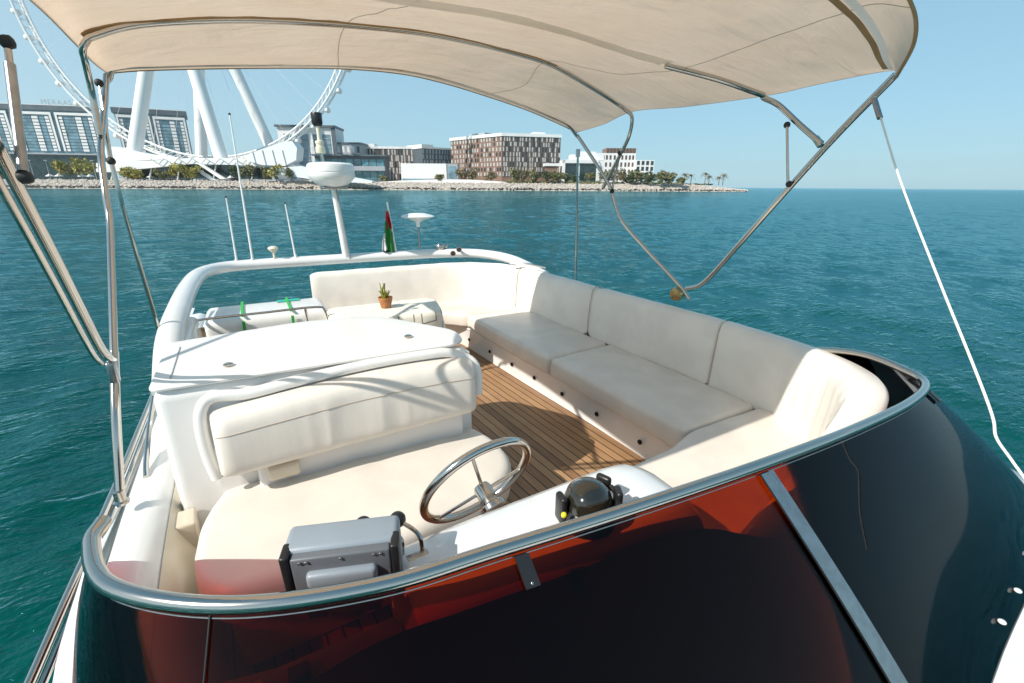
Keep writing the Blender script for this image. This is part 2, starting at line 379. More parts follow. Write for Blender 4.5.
#@@STRUCTURE
# ---------------------------------------------------------------- sea
def sea():
    rr = [0.0]; r = 2.5
    while r < 8200: rr.append(r); r *= 1.014 if r < 260 else 1.12
    rr = np.array(rr[1:]); na = 640; th = np.linspace(0, 2*math.pi, na, endpoint=False)
    X = (rr[:, None]*np.cos(th)[None]).ravel()+1.2; Y = (rr[:, None]*np.sin(th)[None]).ravel()+2
    Z = np.zeros_like(X); g = np.random.default_rng(3)
    for k in range(46):
        lam = 10**g.uniform(-.05, .95); a = .0042*lam**.8*g.uniform(.5, 1.2); dr = 1.9+g.normal()*.65
        kx = 2*math.pi/lam*math.cos(dr); ky = 2*math.pi/lam*math.sin(dr); ph = g.uniform(0, 6.28)
        fade = np.clip(lam*14/np.maximum(np.hypot(X, Y)*.10, 1)-.6, 0, 1)
        s = np.sin(kx*X+ky*Y+ph); Z += a*fade*(s+.25*s*s)
    n = len(rr); V = np.column_stack([X, Y, Z+SEA]); V = np.vstack([V, [[1.2, 2, SEA]]])
    i = np.arange(n-1)[:, None]*na; j = np.arange(na)[None]; j2 = (j+1) % na
    Q = np.stack([i+j, i+j2, i+na+j2, i+na+j], -1).reshape(-1, 4)
    T = np.stack([np.full(na, n*na), np.arange(na), (np.arange(na)+1) % na][::1], -1)
    me = bpy.data.meshes.new('sea'); me.vertices.add(len(V)); me.vertices.foreach_set('co', V.ravel())
    me.loops.add(Q.size+T.size); me.loops.foreach_set('vertex_index', np.concatenate([Q.ravel(), T.ravel()]))
    me.polygons.add(len(Q)+len(T)); ls = np.concatenate([np.arange(len(Q))*4, len(Q)*4+np.arange(len(T))*3])
    me.polygons.foreach_set('loop_start', ls); me.update(calc_edges=True); me.validate()
    me.polygons.foreach_set('use_smooth', np.ones(len(me.polygons), bool)); me.materials.append(M['water'])
    if me.polygons[0].normal.z < 0: me.flip_normals()
    o = bpy.data.objects.new('sea', me); COL.objects.link(o); struct(o)
sea()
def shore(px): return 612+(520-612)*min(px, 520)/520. if px < 520 else 520+(px-520)*70/222.
# forward distance of the waterline measured along the view axis
def sd(px): return 437+(523-437)*(px-60)/460. if px < 520 else 523+(px-520)/222.*57
LAND = 4.4
def gp(px, d, z=LAND):
    p = at(px, 183+.007*px, d=d); p.z = z; return p
def land():
    pts = [-420, -250, -120, -40, 20, 80, 140, 200, 260, 320, 380, 440, 500, 560, 620, 670, 710, 735, 746]
    rows = []
    fr = []
    for p in pts:
        e = max(0, (p-690)/56.); dd = sd(max(p, -100)) if p > -100 else sd(-100)
        h = LAND*(1-e)+(-1.2)*e
        fr.append((p, dd, h, e))
    rows.append([gp(p, dd-4, SEA-1) for p, dd, h, e in fr])
    rows.append([gp(p, dd, SEA+.6) for p, dd, h, e in fr])
    rows.append([gp(p, dd+16*(1-.4*e), h) for p, dd, h, e in fr])
    rows.append([gp(p-5*e, dd+max(20, 600*(1-e)), h) for p, dd, h, e in fr])
    rows.append([gp(p-5*e, dd+max(24, 640*(1-e)), SEA-1) for p, dd, h, e in fr])
    struct(grid(rows).build('land', 'sand'))
    mb = MB(); mw = MB(); g = np.random.default_rng(5)
    def ico():
        bm = bmesh.new(); bmesh.ops.create_icosphere(bm, subdivisions=1, radius=1); v = [x.co.copy() for x in bm.verts]; bm.verts.index_update()
        f = [[x.index for x in q.verts] for q in bm.faces]; bm.free(); return v, f
    iv, if_ = ico()
    for k in range(5200):
        p = g.uniform(-60, 748); t = g.uniform(0, 1); e = max(0, (p-690)/56.); dd = sd(p); h = LAND*(1-e)+(-1.2)*e
        z = SEA+.4+(h-SEA-.4)*t; c = gp(p, dd+16*(1-.4*e)*t, z); s = g.uniform(.6, 1.5)
        vs = [c+Vector((v.x*s*g.uniform(.8, 1.3), v.y*s, v.z*s*g.uniform(.6, 1.0))) for v in iv]
        (mw if t < .22+g.uniform(-.06, .08) else mb).add(vs, if_)
    o = mb.build('boulders', 'rock', None, False); o['kind'] = 'stuff'; tag(o, 'pale rock armour boulders along the breakwater slope', 'rocks')
    o = mw.build('wet_boulders', 'rock_wet', None, False); o['kind'] = 'stuff'; tag(o, 'dark wet boulders at the waterline of the breakwater', 'rocks')
land()
# ---------------------------------------------------------------- far buildings
def box_local(mb, O, U, W, u0, u1, w0, w1, z0, z1):
    c = [O+U*a+W*b+Vector((0, 0, z)) for z in (z0, z1) for a, b in ((u0, w0), (u1, w0), (u1, w1), (u0, w1))]
    mb.add(c, [(3, 2, 1, 0), (4, 5, 6, 7), (0, 1, 5, 4), (1, 2, 6, 5), (2, 3, 7, 6), (3, 0, 4, 7)])
def frame_of(px0, d0, px1, d1):
    a = gp(px0, d0); b = gp(px1, d1); U = (b-a); L = U.length; U.normalize(); W = Vector((-U.y, U.x, 0))
    if px1 < 250: W = Vector((b.x, b.y, 0)).normalized()      # this block's flank runs straight away from the water
    if W.dot(_fwdh) < 0: W = -W
    return a, U, W, L
def htop(px, py, d): return at(px, py, d=d).z-LAND
def facade(root, O, U, W, L, z0, z1, floors, cols, wm, fw=.6, fh=.55, out=.25, name='window', jitter=0, cnt=[0], budget=90):
    """rows and columns of window panels standing a little proud of the wall"""
    cw = L/cols; ch = (z1-z0)/floors; g = random.Random(int(L*10)+floors); rest = MB(); rest2 = MB(); n = 0
    for i in range(floors):
        for j in range(cols):
            ox = cw*(1-fw)/2+(g.uniform(-.5, .5)*cw*(1-fw)*jitter); mb = MB()
            box_local(mb, O, U, W, j*cw+ox, j*cw+ox+cw*fw, -out, .05, z0+i*ch+ch*(1-fh)/2, z0+i*ch+ch*(1+fh)/2)
            dk = wm in ('wpale', 'bwhite') and g.random() < .28
            if n < budget: mb.build(name, 'gdark' if dk else wm, root, False)
            else: (rest2 if dk else rest).add(mb.v, mb.f)
            n += 1
    if rest.v:
        o = rest.build(name+'_rows', wm, root, False); o['kind'] = 'stuff'
    if rest2.v:
        o = rest2.build('dark_'+name+'_rows', 'gdark', root, False); o['kind'] = 'stuff'
def building(name, label, px0, d0, px1, d1, h, depth, wall, group=None):
    O, U, W, L = frame_of(px0, d0, px1, d1)
    root = thing(name, label, 'building', O, group)
    mb = MB(); box_local(mb, O, U, W, 0, L, 0, depth, -1, h); mb.build('wall', wall, root, False)
    return root, O, U, W, L
def bx(root, nm, m, O, U, W, *a):
    mb = MB(); box_local(mb, O, U, W, *a); return mb.build(nm, m, root, False)

# left hotel, two wings
for (x0, x1, yt, lab, sign) in ((-14, 113, 101.5, 'tall glass hotel block at the far left with letters on its roof', True), (131, 199, 106.5, 'glass hotel wing right of the lettered block, behind the wheel legs', False)):
    d0, d1 = 640, 672; h = htop(x0, yt, d0)
    root, O, U, W, L = building('hotel_block', lab, x0, d0, x1, d1, h, 40, 'gblue')
    bx(root, 'roof_slab', 'bdark', O, U, W, -2, L+2, -3, 42, h-7, h-1)
    bx(root, 'parapet', 'bwhite', O, U, W, -1, L+1, -1.5, 41, h-1, h)
    nb = 3 if sign else 2; bay = L/nb; zb = 37 if sign else 31
    for b in range(nb):
        u = b*bay
        for (a, c) in ((.04, .09), (.91, .96)): bx(root, 'portal_frame', 'bwhite', O, U, W, u+bay*a, u+bay*c, -2.5, .2, zb, h-9)
        bx(root, 'portal_frame', 'bwhite', O, U, W, u+bay*.04, u+bay*.96, -2.6, .2, h-12, h-9)
        for (a, c, m) in ((.11, .2, 'bwhite'), (.22, .48, 'gteal'), (.50, .64, 'bwhite'), (.66, .78, 'gteal'), (.80, .89, 'bwhite')):
            nfl = 11
            for i in range(nfl):
                za = zb+(h-13-zb)*i/nfl; zc = zb+(h-13-zb)*(i+.72)/nfl
                bx(root, 'glazing' if m == 'gteal' else 'balcony', 'gblue' if (m == 'gteal') else 'bwhite', O, U, W, u+bay*a, u+bay*c, -.9 if m == 'gteal' else -1.8, .1, za, zc)
            if m == 'gteal': bx(root, 'glass_strip', 'gteal', O, U, W, u+bay*a, u+bay*c, -.4, .15, zb, h-13)
    bx(root, 'podium', 'gdark', O, U, W, -4, L+4, -16, -1, -1, zb-4)
    bx(root, 'podium_canopy', 'bgrey', O, U, W, -5, L+5, -19, -.8, zb-5, zb-3.4)
    facade(root, O-W*15.5, U, W, L, 2, zb-6, 3, 14, 'gteal', .7, .6, name='podium_window')
    if sign:
        cu = bpy.data.curves.new('sign', 'FONT'); cu.body = 'MERAAS'; cu.size = 8.5; cu.extrude = .5; cu.align_x = 'CENTER'; cu.space_character = 1.15
        to = bpy.data.objects.new('t', cu); COL.objects.link(to); bpy.context.view_layer.update()
        me = bpy.data.meshes.new_from_object(to.evaluated_get(bpy.context.evaluated_depsgraph_get())); bpy.data.objects.remove(to)
        s = bpy.data.objects.new('roof_sign', me); COL.objects.link(s); me.materials.clear(); me.materials.append(M['bgrey']); s.parent = root
        pc = at(47, 104, d=645); X_ = U; Zz = Vector((0, 0, 1)); Yn = -W
        off = (pc-O).dot(U)
        mtx = Matrix(((U.x, 0, -W.x, 0), (U.y, 0, -W.y, 0), (0, 1, 0, 0), (0, 0, 0, 1)))
        me.transform(mtx); me.transform(Matrix.Translation(U*off+W*4+Vector((0, 0, h+.8))))
# low long building behind the legs
root, O, U, W, L = building('low_building', 'long low white roofed building between the wheel legs', 196, 660, 300, 670, 30, 30, 'bgrey')
bx(root, 'roof', 'bwhite', O, U, W, -2, L+2, -2, 31, 30, 33); facade(root, O, U, W, L, 2, 30, 4, 12, 'gdark', .7, .6)
# white framed block right of wheel
d = 640; h = htop(300, 127, d)
root, O, U, W, L = building('apartment_tower', 'white framed glass block right of the big wheel, behind the radar', 285, d, 341, d+6, h, 40, 'bwhite')
bx(root, 'roof_slab', 'bdark', O, U, W, -2, L+1, -3, 41, h, h+2.5)
for (a, c) in ((.10, .22), (.30, .52), (.60, .70), (.76, .9)):
    bx(root, 'glass_strip', 'gblue', O, U, W, L*a, L*c, -.5, .1, 4, h-8)
    for i in range(10): bx(root, 'floor_band', 'bgrey', O, U, W, L*a, L*c, -.9, .1, 4+(h-12)*i/10, 4.9+(h-12)*i/10)
bx(root, 'side_fin', 'bdark', O, U, W, L*.93, L*1.0, -1.2, .1, 0, h)
d = 650; h = htop(350, 144, d)
root, O, U, W, L = building('side_block', 'small grey block just right of the white framed tower', 340, d, 364, d, h, 30, 'bgrey')
bx(root, 'roof', 'bdark', O, U, W, -1, L+1, -1, 31, h, h+2); facade(root, O, U, W, L, 8, h-2, 4, 5, 'bwhite', .45, .8)
# dark modern waterfront building
d = 575; h = htop(350, 156, d)
root, O, U, W, L = building('waterfront_restaurant', 'dark low glass building behind the radar dome', 318, d, 386, d+6, h, 30, 'bdark')
bx(root, 'roof', 'bdark', O, U, W, -2, L+3, -5, 31, h, h+1.6)
facade(root, O, U, W, L, 2, h-2, 2, 9, 'gteal', .85, .8)
bx(root, 'terrace', 'bgrey', O, U, W, L*.5, L+1, -6, -.5, h*.45, h*.62)
# long apartments
d = 680; h = htop(420, 149, d)
root, O, U, W, L = building('long_apartments', 'long white and brown apartment row left of the big hotel', 368, d, 424, d, h, 40, 'bbrown2')
bx(root, 'roof', 'bwhite', O, U, W, -1, L+1, -1, 41, h, h+3); bx(root, 'roof_room', 'bwhite', O, U, W, L*.02, L*.16, 3, 20, h+3, h+6.5)
facade(root, O, U, W, L, 4, h, 5, 18, 'wpale', .45, .92, jitter=.9)
h2 = h*.99
root, O, U, W, L = building('corner_apartments', 'dark corner apartment block with white roof left of the big hotel', 424, d-20, 453, d+10, h2, 40, 'bdark')
bx(root, 'roof', 'bwhite', O, U, W, -1, L*.35, -1, 41, h2, h2+5); bx(root, 'roof_edge', 'bwhite', O, U, W, L*.36, L+1, -1, 41, h2, h2+2.2)
facade(root, O, U, W, L, 4, h2, 6, 10, 'bgrey', .4, .8, jitter=.9)
# white pavilion
d = 575; h = htop(430, 163.5, d)
root, O, U, W, L = building('white_pavilion', 'low white box pavilion on the waterfront', 402, d, 447, d, h, 20, 'bwhite')
bx(root, 'glass_front', 'gblue', O, U, W, 1, L-1, -.4, .2, .2, 4.6)
bx(root, 'end_wing', 'bgrey', O, U, W, L, L+13, 1, 18, -1, h); bx(root, 'screen', 'gblue', O, U, W, L+2, L+11, .4, 1.1, 3, h-3)
# big hotel, two faces
d = 600; h = htop(502, 136, d); hl = h
root, O, U, W, L = building('corner_hotel', 'big brown and white corner hotel, tallest of the blocks in the middle', 502, d, 559, d+16, h, 40, 'bbrown2')
bx(root, 'roof', 'bwhite', O, U, W, -1, L+1, -1, 41, h, h+3.5); bx(root, 'roof_room', 'bwhite', O, U, W, L*.55, L*.75, 5, 20, h+3.5, h+6)
facade(root, O, U, W, L, 8, h, 8, 18, 'wpale', .42, .86, jitter=1, budget=60)
bx(root, 'ground_floor', 'bbrown', O, U, W, -.5, L+.5, -2, 0, -1, 7)
O2, U2, W2, L2 = frame_of(452, d+70, 502, d); U2_ = U2
mb = MB(); box_local(mb, O2, U2, W2, 0, L2, .2, 30, -1, h); mb.build('side_wing', 'bbrown', root, False)
mb = MB(); box_local(mb, O2, U2, W2, -1, L2, -1, 31, h, h+3.5); mb.build('roof', 'bwhite', root, False)
mb = MB(); box_local(mb, O2, U2, W2, L2*.3, L2*.6, 8, 20, h+3.5, h+7); mb.build('plant_room', 'bgrey', root, False)
facade(root, O2, U2, W2, L2, 8, h, 8, 17, 'wpale', .42, .7, out=.1, jitter=.8, budget=34)
# modern villa with dark glass
d = 590; h = htop(585, 160, d)
root, O, U, W, L = building('modern_villa', 'white villa with a wide dark glass front right of the big hotel', 562, d, 603, d+4, h, 25, 'bwhite')
bx(root, 'glass_front', 'gdark', O, U, W, 2.5, L*.80, -.6, .2, 1, h-4); bx(root, 'frame_left', 'bwhite', O, U, W, -1, 2.4, -3, .1, -1, h)
bx(root, 'frame_top', 'bwhite', O, U, W, -1, L*.84, -3, .1, h-3.6, h+.4); bx(root, 'frame_right', 'bwhite', O, U, W, L*.81, L*.88, -3, .1, -1, h-3.7)
bx(root, 'mullion', 'bwhite', O, U, W, L*.38, L*.40, -1, -.62, 1, h-4)
bx(root, 'upper_floor', 'bwhite', O, U, W, L*.22, L, 4, 24, h+.5, h+6.5); bx(root, 'top_floor', 'bwhite', O, U, W, L*.42, L*.8, 6, 22, h+6.5, h+10)
bx(root, 'porch_roof', 'bwhite', O, U, W, -22, -1.2, -1, 14, h-7, h-4); bx(root, 'porch', 'bbrown', O, U, W, -20, -6, 1, 13, -1, h-7)
d = 650; h = htop(610, 153, d)
root, O, U, W, L = building('brown_apartments', 'brown and white apartments behind the villa, right of it', 588, d, 633, d, h, 30, 'bwhite')
bx(root, 'top_storey', 'bbrown', O, U, W, L*.35, L, 0, 28, h, h+6)
facade(root, O, U, W, L, 3, h-1, 4, 12, 'bbrown2', .5, .6, jitter=.6)
for i in range(9): bx(root, 'roof_fin', 'bbrown2', O, U, W, L*(.37+.07*i), L*(.37+.07*i)+2.2, -.6, .1, h+.4, h+5.6)
h = htop(640, 160, 640)
root, O, U, W, L = building('end_apartments', 'white framed apartment block at the right end of the row', 634, 640, 652, 642, h, 25, 'bwhite')
facade(root, O, U, W, L, 2, h, 4, 4, 'gdark', .6, .7)
# ---------------------------------------------------------------- big wheel
def wheel():
    c = at(179.5, -26, d=1); q = c-Vector((0, 0, H)); k = 646/math.hypot(q.x, q.y); C = Vector((q.x*k, q.y*k, q.z*k+H)); Rr = 164.7*646/600
    root = thing('ferris_wheel', 'giant white observation wheel standing on the left shore', 'ferris wheel', (C.x, C.y, LAND))
    ph = -.539; U = Vector((math.cos(ph), math.sin(ph), 0)); Z = Vector((0, 0, 1)); Nn = U.cross(Z)
    if Nn.dot(_fwdh) > 0: Nn = -Nn         # towards the camera
    N = 144
    for nm, off, rad in (('front_rail', 5, 0), ('back_rail', -5, 0), ('inner_rail', 0, -7)):
        MB().tube([C+Nn*off+(U*math.cos(2*math.pi*i/N)+Z*math.sin(2*math.pi*i/N))*(Rr+rad) for i in range(N)], 1.15, 6, smooth=False, closed=True).build('rim' if off > 0 else nm, 'wheelw', root)
    mb = MB()
    for i in range(N):
        t0 = 2*math.pi*i/N; t1 = 2*math.pi*(i+1)/N
        P_ = lambda t, o, r: C+Nn*o+(U*math.cos(t)+Z*math.sin(t))*(Rr+r)
        mb.tube([P_(t0, 5, 0), P_(t0, -5, 0)], .35, 5, smooth=False)
        mb.tube([P_(t0, 5, 0), P_(t1, 0, -7)], .3, 5, smooth=False); mb.tube([P_(t0, -5, 0), P_(t1, 0, -7)], .3, 5, smooth=False)
    mb.build('lattice', 'wheelw', root)
    for i in range(48):
        t = 2*math.pi*(i+.35)/48; p = C+(U*math.cos(t)+Z*math.sin(t))*(Rr+4)
        cb = MB(); cb.lathe((0, 0, 0), [(.1, -4.6), (1.8, -4.2), (2.9, -2.5), (3.1, 0), (2.9, 2.5), (1.8, 4.2), (.1, 4.6)], 10, Matrix.Rotation(R(90), 3, 'X') if 0 else None)
        mt = Matrix((( Nn.x, U.x, 0), (Nn.y, U.y, 0), (0, 0, 1))) @ Matrix(((0, 0, 1), (0, 1, 0), (1, 0, 0)))
        cb.v = [mt @ v + p for v in cb.v]; cb.build('capsule', 'wheelw', root)
    for i in range(48):
        t = 2*math.pi*i/48; s = 1 if i % 2 else -1
        MB().tube([C+Nn*s*14, C+(U*math.cos(t)+Z*math.sin(t))*(Rr-7)], .14, 5, smooth=False).build('spoke', 'cable', root)
    MB().tube([C-Nn*26, C+Nn*26], 5.5, 20, smooth=False).build('hub', 'wheelw', root)
    for (hx, hy, s, bx_, by_, dd, r0) in ((0, 0, 1, 131, 176, 508, 6.8), (0, 0, 1, 229, 180, 511, 6.6), (0, 0, -1, 203, 176, 575, 6.2), (0, 0, -1, 287, 172, 600, 6.4)):
        top = C+Nn*s*24; b = gp(bx_, dd, LAND-1)
        MB().tube([b, b.lerp(top, .5), top], [r0, r0*.85], 20, smooth=True).build('leg', 'wheelw', root)
        MB().lathe(b, [(r0*1.5, 0), (r0*1.45, 3), (r0*1.1, 4.2)], 20).build('leg_footing', 'bgrey', root)
    return root
WH = wheel()
def ext(name, pts, d, thick, m, parent=None, label=None, cat=None):
    V = [at(x, y, d=d) for x, y in pts]; n = len(V); B = [v+_fwdh*thick for v in V]
    o = obj(name, V+B, [tuple(range(n)), tuple(range(n, 2*n))[::-1]]+[(i, i+n, (i+1) % n+n, (i+1) % n) for i in range(n)], m, parent, False)
    if label: tag(o, label, cat)
    return o
st = thing('wheel_station', 'swooping white boarding station under the big wheel', 'station', gp(240, 530))
ext('deck', [(96, 163), (120, 160), (150, 160.5), (190, 158), (240, 158), (290, 163), (300, 167), (290, 169), (240, 165), (190, 164), (150, 168), (110, 172), (96, 172)], 496, 20, 'wheelw', st)
ext('prow', [(243, 156), (262, 149), (282, 142), (292, 141), (297, 148), (296, 160), (284, 166), (262, 165), (248, 161)], 490, 16, 'wheelw', st)
ext('left_fin', [(104, 146), (118, 147), (146, 154), (178, 157.5), (178, 159), (140, 160), (112, 161), (106, 158)], 500, 14, 'wheelw', st)
ext('bridge', [(276, 168), (300, 166), (345, 176), (372, 181), (372, 183), (330, 182), (276, 174)], 488, 12, 'wheelw', st)
ext('glass_hall', [(140, 168), (190, 165), (240, 166), (262, 168), (262, 179), (140, 178)], 504, 14, 'gdark', st)
for x in (112, 150, 178, 214, 252):
    MB().tube([gp(x, 500, LAND-1), at(x+2, 163, d=500)], .8, 8, smooth=False).build('column', 'wheelw', st)
ext('stair', [(196, 163), (200, 163), (226, 179), (220, 179)], 492, 3, 'wheelw', st)
ext('stair', [(192, 168), (195, 167.5), (216, 180), (210, 180)], 492, 3, 'wheelw', st)
for k, x in enumerate(range(150, 250, 14)):
    MB().tube([at(x, 158.5, d=494), at(x+9, 164, d=494), at(x+14, 158.5, d=494)], .35, 5, smooth=False).build('truss', 'bgrey', st)
for x in (252, 262, 272, 282): MB().tube([at(x, 150, d=489.5), at(x+4, 165, d=489.5)], .3, 5, smooth=False).build('panel_joint', 'bgrey', st)
# curved white promenade parapet
ext('promenade_parapet', [(372, 182.2), (400, 180.6), (440, 179.3), (470, 179.6), (500, 181.4), (524, 184.2), (524, 186), (372, 185)], 545, 3, 'bwhite', None, 'long low curved white parapet on the shore before the hotels', 'parapet')
# ---------------------------------------------------------------- vegetation
def crown(c, rx, rz, n, s, m, parent):
    mb = MB(); g = random
    lobes = [Vector((g.uniform(-.6, .6)*rx, g.uniform(-.6, .6)*rx, g.uniform(-.35, .5)*rz)) for _ in range(7)]
    for _ in range(n):
        l = g.choice(lobes); dvec = Vector((g.gauss(0, 1), g.gauss(0, 1), g.gauss(0, 1))).normalized()*g.uniform(.3, 1)**.5
        p = c+l+Vector((dvec.x*rx*.5, dvec.y*rx*.5, dvec.z*rz*.5))
        a = Vector((g.gauss(0, 1), g.gauss(0, 1), g.gauss(0, 1))).normalized(); b = a.cross(Vector((g.gauss(0, 1), g.gauss(0, 1), g.gauss(0, 1)))).normalized()
        q = s*g.uniform(.6, 1.3); mb.add([p-a*q, p+b*q*.6, p+a*q, p-b*q*.6], [(0, 1, 2, 3)])
    return mb.build('crown', m, parent, False)
ORD = ['first', 'second', 'third', 'fourth', 'fifth', 'sixth', 'seventh', 'eighth', 'ninth', 'tenth', 'eleventh', 'twelfth', 'thirteenth', 'fourteenth', 'fifteenth', 'sixteenth', 'seventeenth', 'eighteenth', 'nineteenth', 'twentieth', 'twenty first', 'twenty second']
def tree(px, d, ytop, wpx, m, name, label, group):
    b = gp(px, d); zt = at(px, ytop, d=d).z; h = max(3, zt-LAND); rx = wpx/513*d*.62
    t = thing(name, label, 'tree' if 'tree' in name else 'bush', b, group)
    MB().tube([b, b+Vector((.1*rx, 0, h*.35)), b+Vector((0, 0, h*.6))], [.35, .12], 6).build('trunk', 'bark', t)
    crown(b+Vector((0, 0, h*.58)), rx, h*.55, 420, .75+rx*.06, m, t)
for i, (x, yt, wd, m) in enumerate(((8, 163, 16, 'lf_dark'), (24, 160, 12, 'lf_dark'), (63, 162, 15, 'lf_yel'), (76, 165, 12, 'lf_mid'), (88, 160, 16, 'lf_yel'), (128, 168, 16, 'lf_yel'), (140, 169, 12, 'lf_yel'),
        (164, 168, 12, 'lf_mid'), (173, 165, 11, 'lf_yel'), (186, 165, 16, 'lf_yel'), (197, 167, 12, 'lf_yel'), (240, 167, 13, 'lf_dark'), (250, 166, 11, 'lf_mid'), (266, 167, 8, 'lf_mid'), (277, 164, 14, 'lf_yel'), (292, 167, 9, 'lf_mid'))):
    kind = {'lf_dark': 'dark green rounded shore tree', 'lf_yel': 'yellow green shore tree', 'lf_mid': 'olive green shore tree'}[m]
    tree(x, 488 if x > 100 else 470, yt, wd, m, 'shore_tree', kind+', '+ORD[i]+' from the left of those under the wheel', 'trees along the shore under the wheel')
for i, (x, yt, wd, m) in enumerate(((384, 176, 8, 'lf_mid'), (440, 175, 8, 'lf_mid'), (462, 170, 12, 'lf_palm'), (474, 168, 9, 'lf_palm'), (490, 171, 12, 'lf_palm'), (515, 168, 12, 'lf_mid'), (526, 170, 10, 'lf_palm'), (534, 169, 10, 'lf_mid'), (546, 172, 12, 'lf_dark'),
        (556, 170, 10, 'lf_mid'), (564, 173, 9, 'lf_mid'), (574, 174, 8, 'lf_dark'), (590, 173, 9, 'lf_mid'), (604, 172, 12, 'lf_mid'), (616, 169, 14, 'lf_palm'), (627, 172, 14, 'lf_dark'), (638, 171, 14, 'lf_mid'), (648, 171, 13, 'lf_dark'),
        (658, 173, 13, 'lf_mid'), (664, 171, 10, 'lf_palm'), (671, 173, 12, 'lf_mid'), (680, 178, 10, 'lf_mid'))):
    kind = {'lf_dark': 'dark green tree', 'lf_palm': 'dusty brown green tree', 'lf_mid': 'olive green tree'}[m]
    tree(x, 548 if x < 560 else 568, yt, wd, m, 'garden_tree', kind+', '+ORD[i]+' from the left before the hotels', 'trees in front of the hotels')
mb = MB()
for k in range(5200):
    x = random.uniform(506, 712); dd = sd(x)+random.uniform(18, 34); p = gp(x, dd, LAND+random.uniform(0, 3.6)*(1 if x < 680 else .4)*(.5+.5*math.sin(x*.35)**2)); s = random.uniform(.6, 1.3)
    a = Vector((random.gauss(0, 1), random.gauss(0, 1), random.gauss(0, 1))).normalized(); b = a.orthogonal().normalized()
    mb.add([p-a*s, p+b*s*.6, p+a*s, p-b*s*.6], [(0, 1, 2, 3)])
o = mb.build('ground_cover', 'lf_mid', None, False); o['kind'] = 'stuff'; tag(o, 'low olive shrubbery along the top of the breakwater', 'shrubs')
def palm(x, d, ytop, n):
    b = gp(x, d, LAND-.5); zt = at(x, ytop, d=d).z; h = zt-b.z; t = thing('palm_tree', 'date palm, '+ORD[n]+' from the left of the shore palms', 'palm tree', b, 'palms at the tip of the breakwater')
    top = b+Vector((random.uniform(-.4, .4), 0, h*.72)); MB().tube([b, b.lerp(top, .5)+Vector((.15, 0, 0)), top], [.45, .28], 6).build('trunk', 'bark', t)
    mb = MB()
    for k in range(26):
        a = random.uniform(0, 6.28); e = random.uniform(-.2, 1.3); L_ = h*.46*random.uniform(.8, 1.1); dv = Vector((math.cos(a), math.sin(a), 0)); sd_ = Vector((-dv.y, dv.x, 0)); prev = None
        for j in range(6):
            u = j/5; p = top+dv*L_*u*math.cos(e*.6)+Vector((0, 0, L_*(math.sin(e)*u-.75*u*u))); wv = .55*(1-u*.8)
            cur = (p-sd_*wv+Vector((0, 0, -wv*.5)), p, p+sd_*wv+Vector((0, 0, -wv*.5)))
            if prev: mb.add([*prev, *cur], [(0, 1, 4, 3), (1, 2, 5, 4)])
            prev = cur
    mb.build('crown', 'lf_palm', t, False)
for n, (x, yt, d) in enumerate(((519, 166, 552), (528, 166, 554), (683, 171, 580), (690, 172, 582), (704, 170, 584), (708, 174, 590), (718, 175, 586), (722, 171, 588))): palm(x, d, yt, n)
for i, x in enumerate((36, 52, 98, 168, 206)):
    b = gp(x, 466 if x < 100 else 498); t = thing('street_lamp', 'thin grey lamp post, '+ORD[i]+' from the left on the wheel promenade', 'street lamp', b, 'lamp posts on the left promenade')
    MB().tube([b, b+Vector((0, 0, 17))], [.28, .16], 6, smooth=False).build('post', 'bgrey', t); MB().box(b+Vector((0, 0, 17.2)), (2.2, .8, .4)).build('lamp_head', 'bwhite', t)
for i, (x, wd) in enumerate(((52, 5), (61, 5), (84, 5), (92, 4), (152, 4), (232, 4), (350, 4))):
    b = gp(x, 468 if x < 100 else 502); t = thing('parasol_tent', 'small white peaked tent, '+ORD[i]+' from the left along the promenade', 'tent', b, 'white tents on the promenade')
    MB().lathe(b, [(3.4, 3), (3.3, 3.4), (1.5, 4.4), (.1, 5.6)], 4).build('roof', 'bwhite', t, False); MB().tube([b, b+Vector((0, 0, 3.4))], .2, 6, smooth=False).build('pole', 'bgrey', t)

# ================================================================= THE YACHT
Y = thing('motor_yacht', 'white motor yacht flybridge with dark red tinted wraparound windscreen', 'yacht', (1.3, 2.5, SEA))
# top and bottom lines of the windscreen, port to starboard
TOP = [(-.432, 1.35, .97), (-.437, 1.26, .97), (-.365, 1.08, .97), (-.15, .91, .97), (.13, .81, .97), (.41, .775, .97), (.82, .73, .97), (1.3, .70, .96), (1.84, .685, .95), (2.32, .70, .94), (2.64, .765, .93), (2.76, .90, .93), (2.86, 1.12, .92), (2.92, 1.36, .86), (2.96, 1.60, .76)]
BOT = [(-.68, 1.95, .46), (-.63, 1.42, .44), (-.52, .92, .40), (-.28, .42, .36), (.05, .14, .35), (.4, .1, .35), (.9, .1, .35), (1.37, .1, .35), (1.98, .17, .35), (2.6, .24, .35), (3.2, .40, .37), (3.42, .72, .38), (3.46, 1.1, .39), (3.44, 1.6, .4), (3.40, 2.1, .4)]
TP = crom(TOP, 8); BP = crom(BOT, 8); NW = len(TP)
def wsp(i, t, off=0):
    a = TP[i]; b = BP[i]; p = a.lerp(b, t); s = math.sin(math.pi*t)*.012
    j0 = max(i-1, 0); j1 = min(i+1, NW-1); tg = (TP[j1]-TP[j0]); n = tg.cross(b-a).normalized()
    if n.z < 0: n = -n
    return p+n*(s+off)
ws = grid([[wsp(i, t/14) for t in range(15)] for i in range(NW)], .006).build('windscreen', 'acryl', Y, True, 60)
MB().tube([p+Vector((0, 0, .012)) for p in TP], .0185, 14, smooth=False).build('top_rail', 'steel', ws)
MB().tube([TP[i]+(BP[i]-TP[i]).normalized()*.017+Vector((0, 0, .002)) for i in range(4, 100)], .002, 6, smooth=False).build('rail_trim', 'steel_w', ws)
